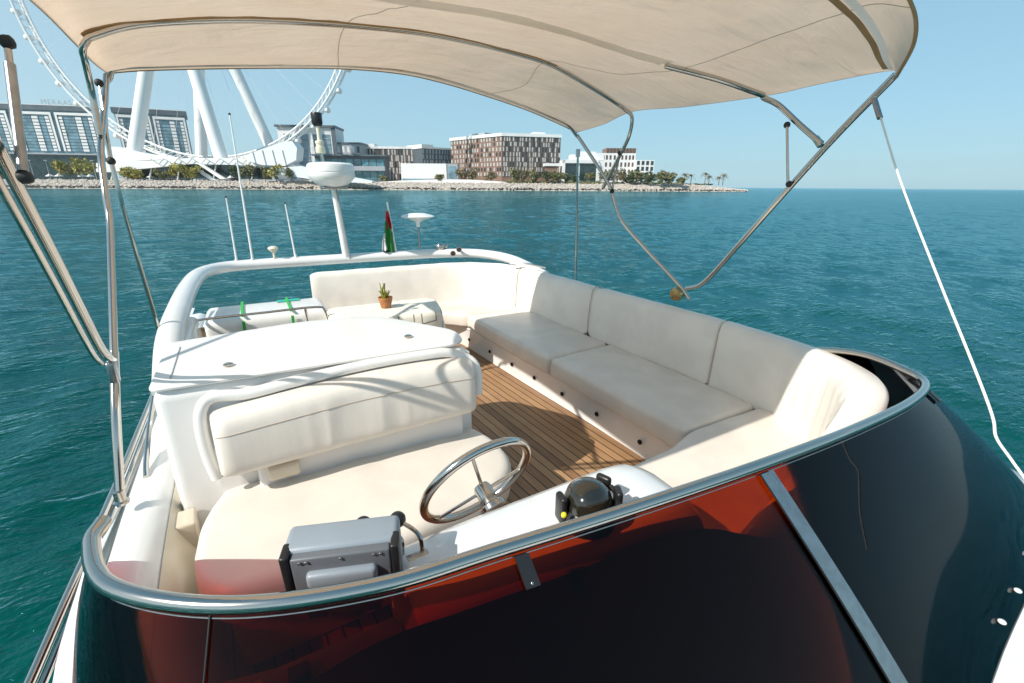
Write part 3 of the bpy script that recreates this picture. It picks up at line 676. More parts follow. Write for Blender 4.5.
def strip(i, w_, t0=0.02, t1=1):
    rows = []
    tg = (TP[i+1]-TP[i-1]).normalized()
    for k in range(13):
        t = t0+(t1-t0)*k/12; p = wsp(i, t, .008); rows.append([p-tg*w_, p, p+tg*w_])
    return grid(rows, .007)
mu = strip(56, .029).build('mullion', 'steel_w', ws, True)
for t in (.06, .42, .8):
    for s in (-1, 1):
        p = wsp(56, t, .010)+(TP[57]-TP[55]).normalized()*.014*s; MB().sphere(p, .0065, 8).build('screw', 'steel', mu)
seam = [wsp(23, t/12, .004) for t in range(13)]; MB().tube(seam, .0022, 6, smooth=False).build('seam', 'black', ws)
for i in (41, 78):
    tg = (TP[i+1]-TP[i-1]).normalized(); rows = [[wsp(i, .02+.08*k/3, .007)+tg*s*.018 for s in (-1, 0, 1)] for k in range(4)]
    bk = grid(rows, .008).build('bracket', 'black', ws); MB().sphere(wsp(i, .09, .012), .005, 8).build('screw', 'steel', bk)
for i, t in ((65, .93), (68, .93), (72, .93)):
    MB().sphere(wsp(i, t, .010), .012, 10, .6).build('snap_stud', 'white', ws)
# moulding round the screen foot and hull
def shift(L, o, z): return [Vector((1.35+(p.x-1.35)*(1+o/2.0), 2.2+(p.y-2.2)*(1+o/2.2), z(p) if callable(z) else z)) for p in L]
port = [Vector((-.66, y, .44)) for y in (6.3, 5.4, 4.5, 3.6, 2.8)]; stb = [Vector((3.40, y, .40)) for y in (2.9, 3.7, 4.6, 5.4, 6.3)]
loop = port+BP[::2]+stb
rows = [[p+Vector((0, 0, -.012)) for p in loop]]
def outw(L, d_, dz):
    out = []
    for i, p in enumerate(L):
        t = L[min(i+1, len(L)-1)]-L[max(i-1, 0)]; n = Vector((-t.y, t.x, 0)).normalized()
        if n.dot(Vector((p.x-1.35, p.y-3.2, 0))) < 0: n = -n
        out.append(p+n*d_+Vector((0, 0, dz)))
    return out
front = lambda p: max(0, min(1, (1.2-p.y)/1.2))
rows = [[p+Vector((0, 0, -.015)) for p in loop], outw(loop, .07, -.03), outw(loop, .13, -.08), outw(loop, .14, -.16), outw(loop, .12, -.5)]
rows[1] = [p+(q-p)*(1+2.5*front(p)*(1 if p.x > .3 else 0))*(1 if p.x > .3 else .35) for p, q in zip(loop, rows[1])]
rows[2] = [p+(q-p)*(1+2.5*front(p)*(1 if p.x > .3 else 0))*(1 if p.x > .3 else .35) for p, q in zip(loop, rows[2])]
rows[3] = [p+(q-p)*(1+2.5*front(p)*(1 if p.x > .3 else 0))*(1 if p.x > .3 else .35) for p, q in zip(loop, rows[3])]; rows[4] = [p+(q-p)*(1+2.5*front(p)*(1 if p.x > .3 else 0))*(1 if p.x > .3 else .35) for p, q in zip(loop, rows[4])]
for r_ in (1,): pass
grid(rows, .01).build('flybridge_moulding', 'gelb', Y, True, 50)
# lower body: cabin sides and hull
hullpts = roundpoly([(-.64, 6.4), (-.60, 1.2), (.2, -1.6), (1.35, -2.4), (2.5, -1.6), (3.40, 1.2), (3.36, 6.4)], [.3, 1.2, 1.5, 1.6, 1.5, 1.2, .3], 8)
slab(hullpts, -2.0, -.06, .05).build('cabin', 'gel', Y)
hp = roundpoly([(-.85, 8.2), (-1.0, 1.0), (.2, -4.5), (1.35, -6.8), (2.5, -4.5), (3.7, 1.0), (3.5, 8.2)], [.3, 3, 2.5, 1.2, 2.5, 3, .3], 8)
slab(hp, SEA-.4, -1.6, .06).build('hull', 'gel', Y)
# teak floor
fl = MB(); fl.add([(-.5, 1.0, .0), (2.9, 1.0, .0), (2.9, 5.7, .0), (-.5, 5.7, .0)], [(0, 1, 2, 3)]); fl.add([(-.5, 1.0, -.05), (2.9, 1.0, -.05), (2.9, 5.7, -.05), (-.5, 5.7, -.05)], [(3, 2, 1, 0)])
fl.build('teak_deck', 'teak', Y, False)
# near-black slabs below the glass, standing in for the unlit interior
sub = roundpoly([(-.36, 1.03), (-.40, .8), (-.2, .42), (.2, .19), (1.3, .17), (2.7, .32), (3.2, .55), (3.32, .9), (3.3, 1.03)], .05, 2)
slab(sub, .006, .29, .01).build('dark_fill', 'dark', Y)
slab([(3.24, 1.04), (3.36, 1.04), (3.33, 2.1), (3.22, 2.1)], .006, .29, .01).build('dark_fill', 'dark', Y)
# coamings
cp = [(-.04, -.02), (-.015, .12), (.03, .26), (.08, .38), (.13, .44), (.18, .462), (.25, .452), (.285, .42), (.29, -.1)]
sweep([(-.33, 1.22, 0), (-.365, 1.6, 0), (-.385, 2.2, 0), (-.40, 3.2, 0), (-.40, 4.4, 0), (-.40, 5.9, 0)][::-1], cp).build('left_coaming', 'gel', Y)
li = [(-.046, -.01), (-.021, .12), (.024, .26), (.074, .385), (.10, .415), (.104, .41), (.084, .38), (.034, .26), (-.01, .12), (-.036, -.01)]
sweep([(-.333, 1.24, 0), (-.365, 1.6, 0), (-.385, 2.2, 0), (-.39, 2.9, 0)][::-1], [(-.0+a, b) for a, b in li]).build('side_liner', 'liner', Y)
MB().box(at(176, 533, z=.33), (.17, .13, .13), R(4), bev=.012).build('side_step', 'liner', Y)
cs = [(.02, .3), (.02, .74), (.04, .78), (.12, .78), (.17, .74), (.26, .4), (.26, -.1), (.02, -.1)]
sweep([(2.93, 1.75, 0), (2.97, 2.4, 0), (2.97, 3.4, 0), (2.94, 4.5, 0), (2.8, 5.2, 0), (2.4, 5.5, 0), (1.4, 5.58, 0), (.6, 5.6, 0)], [(o, z) for o, z in cs]).build('right_coaming', 'gel', Y)
MB().box((1.25, 5.72, .05), (3.7, .25, .5), bev=.04).build('stern_moulding', 'gel', Y)
# arch
pa = [(-.52, 3.0, .70), (-.53, 3.5, .86), (-.52, 4.2, .93), (-.50, 4.9, .96), (-.45, 5.4, .965), (-.30, 5.68, .965), (0, 5.78, .965), (.8, 5.77, .965), (1.6, 5.74, .965), (2.2, 5.66, .965), (2.6, 5.45, .96), (2.85, 5.05, .92), (2.98, 4.5, .80)]
MB().tube(pa, [.078, .078], 18, 8, flat=.72).build('radar_arch', 'gel', Y, True, 60)
MB().box((-.50, 3.6, .55), (.14, 1.3, .55), bev=.05).build('arch_foot', 'gel', Y)
# stainless side rails on the port side
MB().tube([(-.575, 4.75, .90), (-.60, 4.3, .86), (-.615, 3.6, .72), (-.62, 3.0, .58), (-.61, 2.62, .49), (-.60, 2.5, .46)], .013, 10).build('grab_rail', 'steel', Y)
rail = [at(8, 730, z=.40), at(30, 683, z=.42), at(64, 605, z=.44), at(101, 521, z=.46), at(134, 442, z=.47), at(160, 375, z=.48), (-.76, 5.8, .48)]
MB().tube(rail, .016, 12).build('side_rail', 'steel', Y); MB().tube([(x+.028, y, z-.012) for x, y, z in rail], .010, 10).build('lower_side_rail', 'steel', Y)
MB().lathe((-.545, 1.66, .445), [(.04, 0), (.045, .012), (.035, .03), (.018, .042), (.001, .045)], 20).build('fuel_cap', 'steel', Y)
MB().tube([(-.60, 1.72, .44), (-.60, 1.70, .50), (-.52, 1.62, .51), (-.50, 1.62, .46)], .011, 8).build('lifting_eye', 'steel', Y)
MB().tube([(2.66, 4.75, .93), (2.78, 4.6, .94), (2.9, 4.35, .92)], .012, 8).build('grab_handle', 'steel', Y)

# ---------------------------------------------------------------- helm console
HC = thing('helm_console', 'white helm console along the inside of the windscreen', 'helm console', (.6, .9, 0))
prof = [(1.06, 0), (1.09, .3), (1.10, .62), (1.095, .78), (1.075, .825), (1.04, .845), (.98, .855), (.86, .852), (.82, .84), (.80, .815), (.79, .76), (.785, .6), (.78, .3), (.78, 0)]
rows = []
for x in (.21, .215, .23, .30, .45, .6, .75, .9, 1.0, 1.08, 1.15, 1.20, 1.235, 1.25, 1.252):
    e = max(0, (x-1.0)/.252); k = math.sqrt(max(0, 1-e**2.5)); l = max(0, (.23-x)/.02); yo = .0+(x-.21)*.02-.04*max(0, .5-x)
    rows.append([Vector((x, (y+yo if y > .9 else y)*(1)-(.10*(1-k) if y > .9 else 0), z if z < .3 else z-(.05*(1-k)+l*.01)-(z*.25*(1-k)))) for y, z in prof])
g_ = grid(rows); n0 = len(prof); g_.f.append(tuple(range(n0))); g_.f.append(tuple((len(rows)-1)*n0+k for k in range(n0))[::-1])
g_.build('dashboard', 'gelb', HC, True, 50)
prof2 = [(1.02, .0), (1.02, .62), (1.0, .66), (.95, .68), (.84, .66), (.80, .6), (.79, .30), (.79, 0)]
rows = [[Vector((x, y+.04*(x < -.2), z)) for y, z in prof2] for x in (-.3, -.28, -.1, .1, .2)]
g_ = grid(rows); n0 = len(prof2); g_.f.append(tuple(range(n0))); g_.f.append(tuple((len(rows)-1)*n0+k for k in range(n0))[::-1]); g_.build('side_panel', 'mgrey', HC, True)
for i, x in enumerate((-.15, -.05)): MB().box((x, .93, .69), (.05, .045, .03), bev=.006).build('switch', 'black' if i else 'grey', HC)
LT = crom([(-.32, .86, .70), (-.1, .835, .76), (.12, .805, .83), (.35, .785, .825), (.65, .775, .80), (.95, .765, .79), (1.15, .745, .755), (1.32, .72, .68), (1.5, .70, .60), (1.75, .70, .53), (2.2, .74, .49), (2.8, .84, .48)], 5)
grid([[p, Vector((p.x, p.y-.13, p.z-.15 if p.z > .6 else p.z-.05)), Vector((p.x, p.y-.26, max(.36, p.z-.34 if p.z > .7 else .38))), Vector((p.x, p.y-.38, .31))] for p in LT], .01).build('shade_sheet', 'dark', HC)  # near-black sheet put where the space ahead of the lit dash is shaded
# wheel
WC = Vector((.553, 1.205, .852)); ax = Vector((-.10, .90, .42)).normalized(); q = ax.to_track_quat('Z', 'Y').to_matrix()
SW = thing('steering_wheel', 'polished stainless steering wheel with three spokes', 'steering wheel', WC)
wr = .198
MB().tube([WC+q@Vector((wr*math.cos(2*math.pi*k/48), wr*math.sin(2*math.pi*k/48), .0)) for k in range(48)], .0148, 12, smooth=False, closed=True).build('rim', 'steel', SW)
for a in (R(70), R(190), R(310)):
    MB().tube([WC+q@Vector((.02*math.cos(a), .02*math.sin(a), -.035)), WC+q@Vector((wr*math.cos(a), wr*math.sin(a), .0))], .0058, 8, smooth=False).build('spoke', 'steel', SW)
MB().lathe(WC, [(.045, -.115), (.045, -.1), (.03, -.09), (.03, -.03), (.026, -.02), (.001, -.018)], 20, q).build('hub', 'steel', SW)
TL = thing('throttle_lever', 'throttle lever with two black ball knobs beside the chart plotter', 'throttle', (.28, 1.02, .85))
for s, (b, e) in enumerate((((.285, .99, .84), (.245, 1.075, .915)), ((.235, 1.01, .84), (.16, 1.12, .90)))):
    l_ = MB().tube([b, (b[0], b[1]+.03, b[2]+.05), e], .006, 8).build('lever', 'steel', TL); MB().sphere(e, .023, 14).build('knob', 'black', l_)
MB().box((.27, .985, .848), (.06, .03, .014), bev=.004).build('base', 'steel_w', TL)
# compass
CP = thing('compass', 'black domed marine compass on the white dashboard', 'compass', (.78, .90, .85))
c = Vector((.765, .885, .855)); MB().lathe(c, [(.086, -.01), (.09, .01), (.088, .035), (.075, .05)], 32).build('base', 'black', CP)
MB().lathe(c, [(.074, .045), (.073, .065), (.064, .09), (.045, .11), (.02, .12), (.001, .122)], 32).build('dome', 'compass', CP)
for a in (R(170), R(20), R(330)):
    dvec = Vector((math.cos(a), math.sin(a), 0)); MB().box(c+dvec*.088+Vector((0, 0, .055)), (.022, .05, .09), a, bev=.01).build('side_knob' if a < 3 and a > 2 else 'hood_arm', 'black', CP)
MB().tube([c+Vector((.087*math.cos(R(k)), .087*math.sin(R(k)), .055+.02*math.sin(R(k+90)))) for k in range(-160, 10, 10)], .009, 8, smooth=False).build('hood_ring', 'black', CP)
MB().sphere(at(564, 515, y=c.y-.035), .0085, 12, 1).build('yellow_dot', 'yellow', CP)
# plotter
PL = thing('chart_plotter', 'grey chart plotter box on a gimbal bracket seen from behind', 'plotter', (.1, .98, .86))
rz = R(-19); T = Matrix.Translation((.085, .965, .925)) @ Matrix.Rotation(rz, 4, 'Z') @ Matrix.Rotation(R(5), 4, 'X')
def lb(c, d_, bev=.004):
    m_ = MB().box((0, 0, 0), d_, bev=bev); m_.v = [T @ (v+Vector(c)) for v in m_.v]; return m_
lb((0, .035, 0), (.262, .085, .15), .014).build('case', 'lgrey', PL); bh = lb((0, -.012, -.005), (.225, .03, .14), .006).build('back_cover', 'mgrey', PL)
lb((0, -.032, .005), (.16, .028, .045), .012).build('rear_boss', 'lgrey', PL); lb((0, -.036, -.034), (.15, .02, .034), .004).build('label_plate', 'black', PL)
lb((-.123, -.005, -.005), (.02, .05, .16), .006).build('side_grip', 'black', PL); lb((.123, -.005, -.005), (.02, .05, .16), .006).build('side_grip', 'black', PL)
lb((0, -.045, -.075), (.17, .04, .03), .008).build('bracket', 'lgrey', PL)
for x in (-.09, -.075, 0, .075, .09): lb((x, -.029, .055), (.007, .005, .007), .002).build('screw', 'steel', PL)
MB().lathe((.085, .94, .84), [(.06, 0), (.055, .02), (.03, .04), (.028, .06)], 20).build('foot', 'lgrey', PL)

# ---------------------------------------------------------------- helm seat and wet bar
HS = thing('helm_seat', 'double helm seat with cream cushion and white moulded back', 'helm seat', (.3, 1.95, 0))  # double helm seat: cushion, base and moulded back
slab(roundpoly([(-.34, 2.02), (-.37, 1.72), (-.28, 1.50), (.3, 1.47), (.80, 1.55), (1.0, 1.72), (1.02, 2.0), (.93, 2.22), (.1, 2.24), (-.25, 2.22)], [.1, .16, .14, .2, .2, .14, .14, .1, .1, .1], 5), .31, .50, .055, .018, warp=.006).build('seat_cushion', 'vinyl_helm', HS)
slab(roundpoly([(-.28, 2.2), (-.28, 1.62), (.80, 1.66), (.90, 1.8), (.90, 2.2)], .06, 4), 0, .32, .02).build('seat_base', 'gel', HS)
# back: moulded shell, rim, bolster
def topz(x): # wavy upper line of the seat back, low on the left
    u = (x+.28)/1.2; return .915+.055*math.sin(max(0, min(1, u))**1.15*2.45)
sh = [Vector((x, 2.20, 0)) for x in np.linspace(-.27, .95, 20)]
V = []; Fc = []
for p in sh:
    zt = topz(p.x); V += [(p.x, 2.14, .50), (p.x, 2.13, zt-.04), (p.x, 2.15, zt), (p.x, 2.26, zt), (p.x, 2.28, .3), (p.x, 2.14, .3)]
for i in range(19):
    for k in range(6): Fc.append((i*6+k, i*6+(k+1) % 6, (i+1)*6+(k+1) % 6, (i+1)*6+k))
Fc += [tuple(range(6)), tuple(19*6+k for k in range(6))[::-1]]
obj('back_shell', V, Fc, 'gel', HS)
rimp = [(-.27, 2.09, .60), (-.285, 2.10, .70), (-.29, 2.11, .82), (-.275, 2.12, .915), (-.225, 2.13, .955)]+[(x, 2.12, topz(x)+.018) for x in (-.1, .05, .2, .35, .5, .65, .80)]+[(.89, 2.11, .945), (.94, 2.08, .91), (.955, 2.06, .85), (.95, 2.05, .74)]
MB().tube(rimp, .025, 14).build('back_rim', 'gel', HS, True, 60)
V = []; nx = 110; K = 26
for i in range(nx+1):
    x = -.245+1.165*i/nx; u = i/nx; e = min(1, min(u, 1-u)/.05); rr_ = .55+.45*math.sqrt(max(0, 1-(1-e)**2)); zt = topz(x)-.006; zb = .635+.03*u
    for k in range(K):
        a = 2*math.pi*k/K; cx_ = math.cos(a); cz = math.sin(a); se = lambda v: math.copysign(abs(v)**.55, v)
        yy = 2.045+.085*se(cx_)*rr_; hz = (zt-zb)/2; zz = (zt+zb)/2+hz*se(cz)*(.86+.14*rr_)
        if cx_ < 0: # pleats
            yy += .011*(abs(math.sin(x*34+3*math.sin(x*9)))-.5)*max(0, -cx_)*math.exp(-((u-.50)/.13)**2)*(1 if cz < .45 else .3)
        yy += .018*(zz-zb)/(zt-zb)
        V.append((x, yy, zz))
Fc = [(i*K+k, i*K+(k+1) % K, (i+1)*K+(k+1) % K, (i+1)*K+k) for i in range(nx) for k in range(K)]+[tuple(range(K))[::-1], tuple(nx*K+k for k in range(K))]
bo = obj('bolster', V, Fc, 'vinyl_b', HS, True, 50)
MB().tube([V[i*K+12] for i in range(1, nx)], .0024, 6, smooth=False).build('piping', 'band', bo)
MB().box((.38, 2.11, .57), (1.0, .07, .16), R(.5), bev=.02).build('back_support', 'gel', HS); MB().box(at(284, 467, y=2.07), (.13, .09, .07), R(1), bev=.015).build('back_bracket', 'liner', HS)
# wet bar
WB = thing('wet_bar', 'white moulded wet bar cabinet behind the helm seat', 'cabinet', (.2, 2.6, 0))
def wz(v): return v.z-(.0 if v.z < .8 else max(0, (v.x-.5))*.06)
slab(roundpoly([(-.455, 2.92), (-.455, 2.25), (.92, 2.23), (.95, 2.55), (.62, 2.98), (.2, 3.02)], [.04, .05, .06, .12, .12, .1], 5), 0, .97, .05, 0, rb=.01, fz=wz).build('cabinet_body', 'gel', WB)
slab(roundpoly([(-.465, 2.94), (-.46, 2.25), (.35, 2.225), (.95, 2.205), (1.0, 2.42), (.66, 2.98), (.2, 3.05)], [.03, .05, .1, .1, .16, .14, .1], 5), .972, .99, .012, 0, rb=.004).build('lid', 'gel', WB)
MB().tube([at(180, 347, z=.9915), at(170, 379, z=.9915)], .003, 6, smooth=False).build('lid_seam', 'grey', WB)
for x, y in ((-.17, 2.40), (.70, 2.42)):
    MB().lathe((x, y, .995), [(.022, 0), (.022, .005), (.014, .009), (.001, .009)], 16).build('latch', 'steel', WB)
# ---------------------------------------------------------------- settee
ST = thing('corner_settee', 'long cream U shaped settee wrapped round the right side and stern', 'settee', (2.5, 3.2, 0))
MB().add([], [])
basep = [(1.30, 1.50, 0), (2.0, 1.56, 0), (2.16, 1.72, 0), (2.17, 2.4, 0), (2.12, 3.3, 0), (2.07, 4.4, 0), (2.04, 4.85, 0), (1.9, 5.0, 0), (1.2, 5.0, 0), (.7, 5.0, 0)]
bp_ = [(0, .0), (0.0, .20), (-.015, .235), (.0, .25), (.25, .26), (.25, 0)]
sweep([Vector(p) for p in basep][1:], [(o, z) for o, z in bp_], 6).build('base_panel', 'gel', ST, True, 30)
for y, x in ((4.61, 2.045), (4.14, 2.072), (3.7, 2.095), (3.31, 2.113), (2.9, 2.138), (2.47, 2.162), (2.0, 2.160)):
    MB().lathe((x-.004, y, .12), [(.018, -.004), (.018, .006), (.010, .010), (.001, .010)], 12, Matrix.Rotation(R(-90), 3, 'Y')).build('port_cap', 'dark', ST)
sz0, sz1 = .265, .415
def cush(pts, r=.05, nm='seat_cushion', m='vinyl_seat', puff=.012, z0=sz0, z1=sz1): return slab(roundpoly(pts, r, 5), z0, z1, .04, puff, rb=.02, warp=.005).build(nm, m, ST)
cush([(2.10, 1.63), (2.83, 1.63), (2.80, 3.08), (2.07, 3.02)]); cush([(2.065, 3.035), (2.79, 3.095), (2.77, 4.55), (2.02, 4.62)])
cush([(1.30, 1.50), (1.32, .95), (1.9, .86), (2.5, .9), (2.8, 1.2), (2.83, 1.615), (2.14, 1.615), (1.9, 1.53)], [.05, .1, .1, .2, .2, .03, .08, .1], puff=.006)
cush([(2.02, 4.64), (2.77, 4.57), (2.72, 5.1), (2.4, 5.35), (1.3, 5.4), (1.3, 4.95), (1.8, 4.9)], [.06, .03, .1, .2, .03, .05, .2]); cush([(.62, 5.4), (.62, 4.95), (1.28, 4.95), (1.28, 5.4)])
backp = [(0, .40), (.01, .60), (.035, .82), (.06, .865), (.095, .88), (.14, .875), (.165, .845), (.17, .6), (.17, .40)]
def seg(path, nm='back_cushion', n=8, hs=0, m='vinyl', warp=.004): return sweep(path, [(-o, z) for o, z in backp], n, warp=warp).build(nm, m, ST, True, 50)
ip = crom([(.53, 5.37, 0), (1.2, 5.36, 0), (2.0, 5.33, 0), (2.38, 5.22, 0), (2.62, 4.98, 0), (2.70, 4.70, 0), (2.74, 4.3, 0), (2.765, 3.6, 0), (2.79, 2.9, 0), (2.82, 2.3, 0), (2.82, 2.02, 0)], 12)
ip = [a.lerp(b, k/3) for a, b in zip(ip, ip[1:]) for k in range(3)]+[ip[-1]]
i1 = min(range(len(ip)), key=lambda i: abs(ip[i].y-4.70)+10*(ip[i].x < 2.5)); i2 = min(range(len(ip)), key=lambda i: abs(ip[i].y-3.40)+10*(ip[i].x < 2.5))
for path in (ip[:i1+1], ip[i1:i2+1], ip[i2:]):
    path = path[::-1]; sweep([p for p in path][::1], [(o, z) for o, z in backp], 1, smooth=False, warp=.005, pinch=.16).build('back_cushion', 'vinyl', ST, True, 50)
for i_ in (i1, i2, len(ip)-1):
    p = ip[i_]; q_ = ip[min(i_+1, len(ip)-1)]-ip[i_-1]; nn = Vector((-q_.y, q_.x, 0)).normalized()
    if nn.x < 0: nn = -nn
    MB().tube([p+nn*(o-.001)+Vector((0, 0, z+.001)) for o, z in backp[:7]], .0045, 6, 3).build('seam_piping', 'band', ST)
# front corner back, widening top that sinks towards the console
inn = crom([(2.82, 2.015, .0), (2.80, 1.55, 0), (2.66, 1.22, 0), (2.38, 1.0, 0), (2.05, .90, -.07), (1.7, .86, -.20), (1.42, .86, -.38)], 10)
out_ = crom([(2.99, 2.015, 0), (2.95, 1.45, 0), (2.83, 1.08, 0), (2.60, .87, 0), (2.3, .79, -.05), (1.85, .755, -.18), (1.42, .75, -.38)], 10)
rows = []
for i, (a, b) in enumerate(zip(inn, out_)):
    dz = a.z; t = i/len(inn); pl = .016*abs(math.sin(i*.9)) if 12 < i < 38 else 0
    dn = (b-a).normalized(); a0 = Vector((a.x, a.y, 0)); b0 = Vector((b.x, b.y, 0)); zt = .88+dz
    zt = max(zt, .44); rows.append([a0+Vector((0, 0, .38)), a0+dn*(.012)-dn*pl+Vector((0, 0, .38+(zt-.38)*.4)), a0+dn*.03-dn*pl+Vector((0, 0, .38+(zt-.38)*.85)), a0+dn*.05+Vector((0, 0, zt-.012)), a0.lerp(b0, .5)+Vector((0, 0, zt+.004)), b0-dn*.03+Vector((0, 0, zt)), b0-dn*.004+Vector((0, 0, zt-.025)), b0+Vector((0, 0, .3))])
grid(rows).build('front_corner_back', 'vinyl', ST, True, 60)
# ---------------------------------------------------------------- table with cloth, plant
TB = thing('dining_table', 'low saloon table under a patterned cloth at the stern settee', 'table', (1.1, 4.0, 0))
slab(roundpoly([(.55, 4.0), (1.46, 3.95), (1.58, 4.48), (.55, 4.50)], .12, 5), .66, .69, .01).build('table_top', 'gel', TB)
MB().lathe((1.07, 4.0, 0), [(.2, 0), (.19, .02), (.05, .04), (.045, .66)], 20).build('pedestal', 'steel', TB)
def cloth():
    base = roundpoly([(.53, 3.98), (1.48, 3.93), (1.60, 4.50), (.53, 4.52)], .13, 6)
    if sum(base[i-1].x*base[i].y-base[i].x*base[i-1].y for i in range(len(base))) < 0: base = base[::-1]
    d_ = []
    for i in range(len(base)):
        a = base[i-1]; b = base[i]; k = max(1, int((b-a).length/.03)); d_ += [a+(b-a)*(j/k) for j in range(k)]
    base = d_; N = len(base); cen = sum(base, Vector((0, 0)))/N; rows = []; V = []
    for j, (s, z) in enumerate(((.0, .694), (.4, .694), (.8, .694), (.97, .694), (1.0, .690))):
        for p in base: q = cen+(p-cen)*max(s, .001); V.append((q.x, q.y, z))
    for j in range(1, 9):
        for i, p in enumerate(base):
            n = (p-cen).normalized(); drop = .24*(1+.25*math.sin(i*.35)*0+.2*(abs(n.x*n.y)*2)); fold = .028*math.sin(i*.42)*(j/8)**1.3+.012*math.sin(i*1.1)*(j/8)
            q = p+n*(.012+fold+.02*j/8); V.append((q.x, q.y, .688-drop*j/8))
    nr = 13; Fc = [(r*N+i, r*N+(i+1) % N, (r+1)*N+(i+1) % N, (r+1)*N+i) for r in range(nr-1) for i in range(N)]
    m = bpy.data.materials.new('printed_cloth'); m.use_nodes = True; t = m.node_tree; b = t.nodes['Principled BSDF']; L = t.links.new; Nn = t.nodes.new
    tc = Nn('ShaderNodeTexCoord'); sp = Nn('ShaderNodeSeparateXYZ'); L(tc.outputs['Object'], sp.inputs[0])
    def M_(op, a, b_=None):
        n = Nn('ShaderNodeMath'); n.operation = op
        for k, v in enumerate((a, b_)):
            if v is None: continue
            if isinstance(v, (int, float)): n.inputs[k].default_value = v
            else: L(v, n.inputs[k])
        return n.outputs[0]
    yz = M_('SUBTRACT', sp.outputs[1], sp.outputs[2])
    def tri(v): return M_('ABSOLUTE', M_('SUBTRACT', M_('FRACT', M_('DIVIDE', v, .21)), .5))
    mxv = M_('MAXIMUM', tri(M_('ADD', sp.outputs[0], .02)), tri(yz)); ring = M_('MULTIPLY', M_('GREATER_THAN', mxv, .30), M_('LESS_THAN', mxv, .355))
    ck = Nn('ShaderNodeTexNoise'); ck.inputs['Scale'].default_value = 9; L(tc.outputs['Object'], ck.inputs[0])
    mx = Nn('ShaderNodeMix'); mx.data_type = 'RGBA'; L(M_('MULTIPLY', ring, M_('ADD', .18, M_('MULTIPLY', .65, M_('LESS_THAN', sp.outputs[2], .6885)))), mx.inputs[0]); mx.inputs[6].default_value = (.80, .77, .67, 1); mx.inputs[7].default_value = (.10, .10, .07, 1)
    L(mx.outputs[2], b.inputs['Base Color']); b.inputs['Roughness'].default_value = .8
    o = obj('tablecloth', V, Fc, m, None, True, 60); tag(o, 'cream tablecloth printed with dark square outlines, draped over the stern table', 'tablecloth')
cloth()
PP = thing('potted_plant', 'small terracotta pot with a spiky yellow green succulent on the table', 'potted plant', (1.08, 4.5, .70))
pc = at(386, 307, z=.70); pc.z = .697; PP.location = pc
MB().lathe(pc, [(.045, 0), (.055, .04), (.062, .075), (.066, .078), (.068, .10), (.060, .10), (.056, .085), (.001, .085)], 24).build('pot', 'terra', PP)
mb = MB()
for k in range(26):
    a = random.uniform(0, 6.28); L_ = random.uniform(.05, .085); le = random.uniform(.1, .6); dv = Vector((math.cos(a), math.sin(a), 0)); b = pc+dv*random.uniform(0, .035)+Vector((0, 0, .085))
    mb.tube([b, b+dv*L_*le*.5+Vector((0, 0, L_*.6)), b+dv*L_*le+Vector((0, 0, L_))], [.009, .002], 6, 4)
for k in range(5):
    b = pc+Vector((random.uniform(-.03, 0), random.uniform(-.02, .02), .085)); mb.tube([b, b+Vector((random.uniform(-.02, .02), 0, .08)), b+Vector((random.uniform(-.03, .02), 0, .15))], [.009, .003], 6, 4)
mb.build('leaves', 'leafy', PP)
# ---------------------------------------------------------------- life raft and frame
LR = thing('life_raft', 'white life raft canister with green straps in the stern left corner', 'life raft', (.1, 4.6, .3))
slab(roundpoly([(-.44, 4.38), (.56, 4.38), (.56, 4.98), (-.44, 4.98)], .07, 5), .25, .72, .07, .01).build('canister', 'gel', LR)
MB().box((.06, 4.68, .50), (1.03, .62, .025), bev=.01).build('seam_band', 'white', LR)
for x in (-.14, .24):
    MB().box((x, 4.365, .49), (.022, .012, .42)).build('strap', 'strap', LR); MB().box((x, 4.68, .737), (.022, .58, .008)).build('strap', 'teal_lab' if 0 else 'strap', LR)
MB().box((.25, 4.85, .735), (.2, .07, .006)).build('label', 'teal_lab', LR)
MB().box((.42, 4.37, .46), (.05, .012, .08), bev=.004).build('buckle', 'white', LR)
GR = thing('stern_guard_rail', 'thin stainless guard rail in front of the life raft', 'guard rail', (0, 4.25, .3))
MB().tube([(-.50, 4.22, .2), (-.50, 4.22, .74), (-.47, 4.22, .785), (.05, 4.24, .785), (.42, 4.26, .78), (.50, 4.26, .74), (.52, 4.26, .55), (.52, 4.26, .2)], .010, 8, 4).build('hoop', 'steel', GR)
MB().tube([(.34, 4.25, .78), (.41, 4.25, .2)], .012, 8, smooth=False).build('post', 'steel', GR)
MB().box((-.44, 4.3, .45), (.05, .05, .5)).build('bracket', 'ribbon', GR)
# ---------------------------------------------------------------- things on the arch
ZA = 1.02
def whip(px0, py0, px1, py1, r, label, y0=5.76):
    a = at(px0, py0, y=y0); b = at(px1, py1, y=y0+.02); t = thing('whip_antenna', label, 'antenna', a, None)
    a.z -= .02
    MB().tube([a, b], [r, r*.55], 8, smooth=False).build('whip', 'white', t); MB().lathe(a, [(.02, -.02), (.02, .04), (.011, .07)], 10).build('base', 'white', t); MB().sphere(b, r*1.0, 8).build('tip', 'black', t)
whip(237, 263, 226, 197, .011, 'short white whip antenna, leftmost on the arch')
whip(253, 262, 229.5, 114, .012, 'tallest thin white whip antenna on the radar arch')
whip(296, 259, 285, 203, .011, 'short white whip antenna between the mushroom aerial and the radar pole')
t = thing('mushroom_antenna', 'small cream mushroom shaped antenna on the arch', 'antenna', at(275, 260, y=5.76)); a = at(275, 261, y=5.76)
MB().tube([a, a+Vector((0, 0, .1))], .012, 8, smooth=False).build('stem', 'cream', t); MB().lathe(a, [(.015, .09), (.05, .125), (.055, .14), (.045, .155), (.02, .163), (.001, .165)], 18).build('cap', 'cream', t)
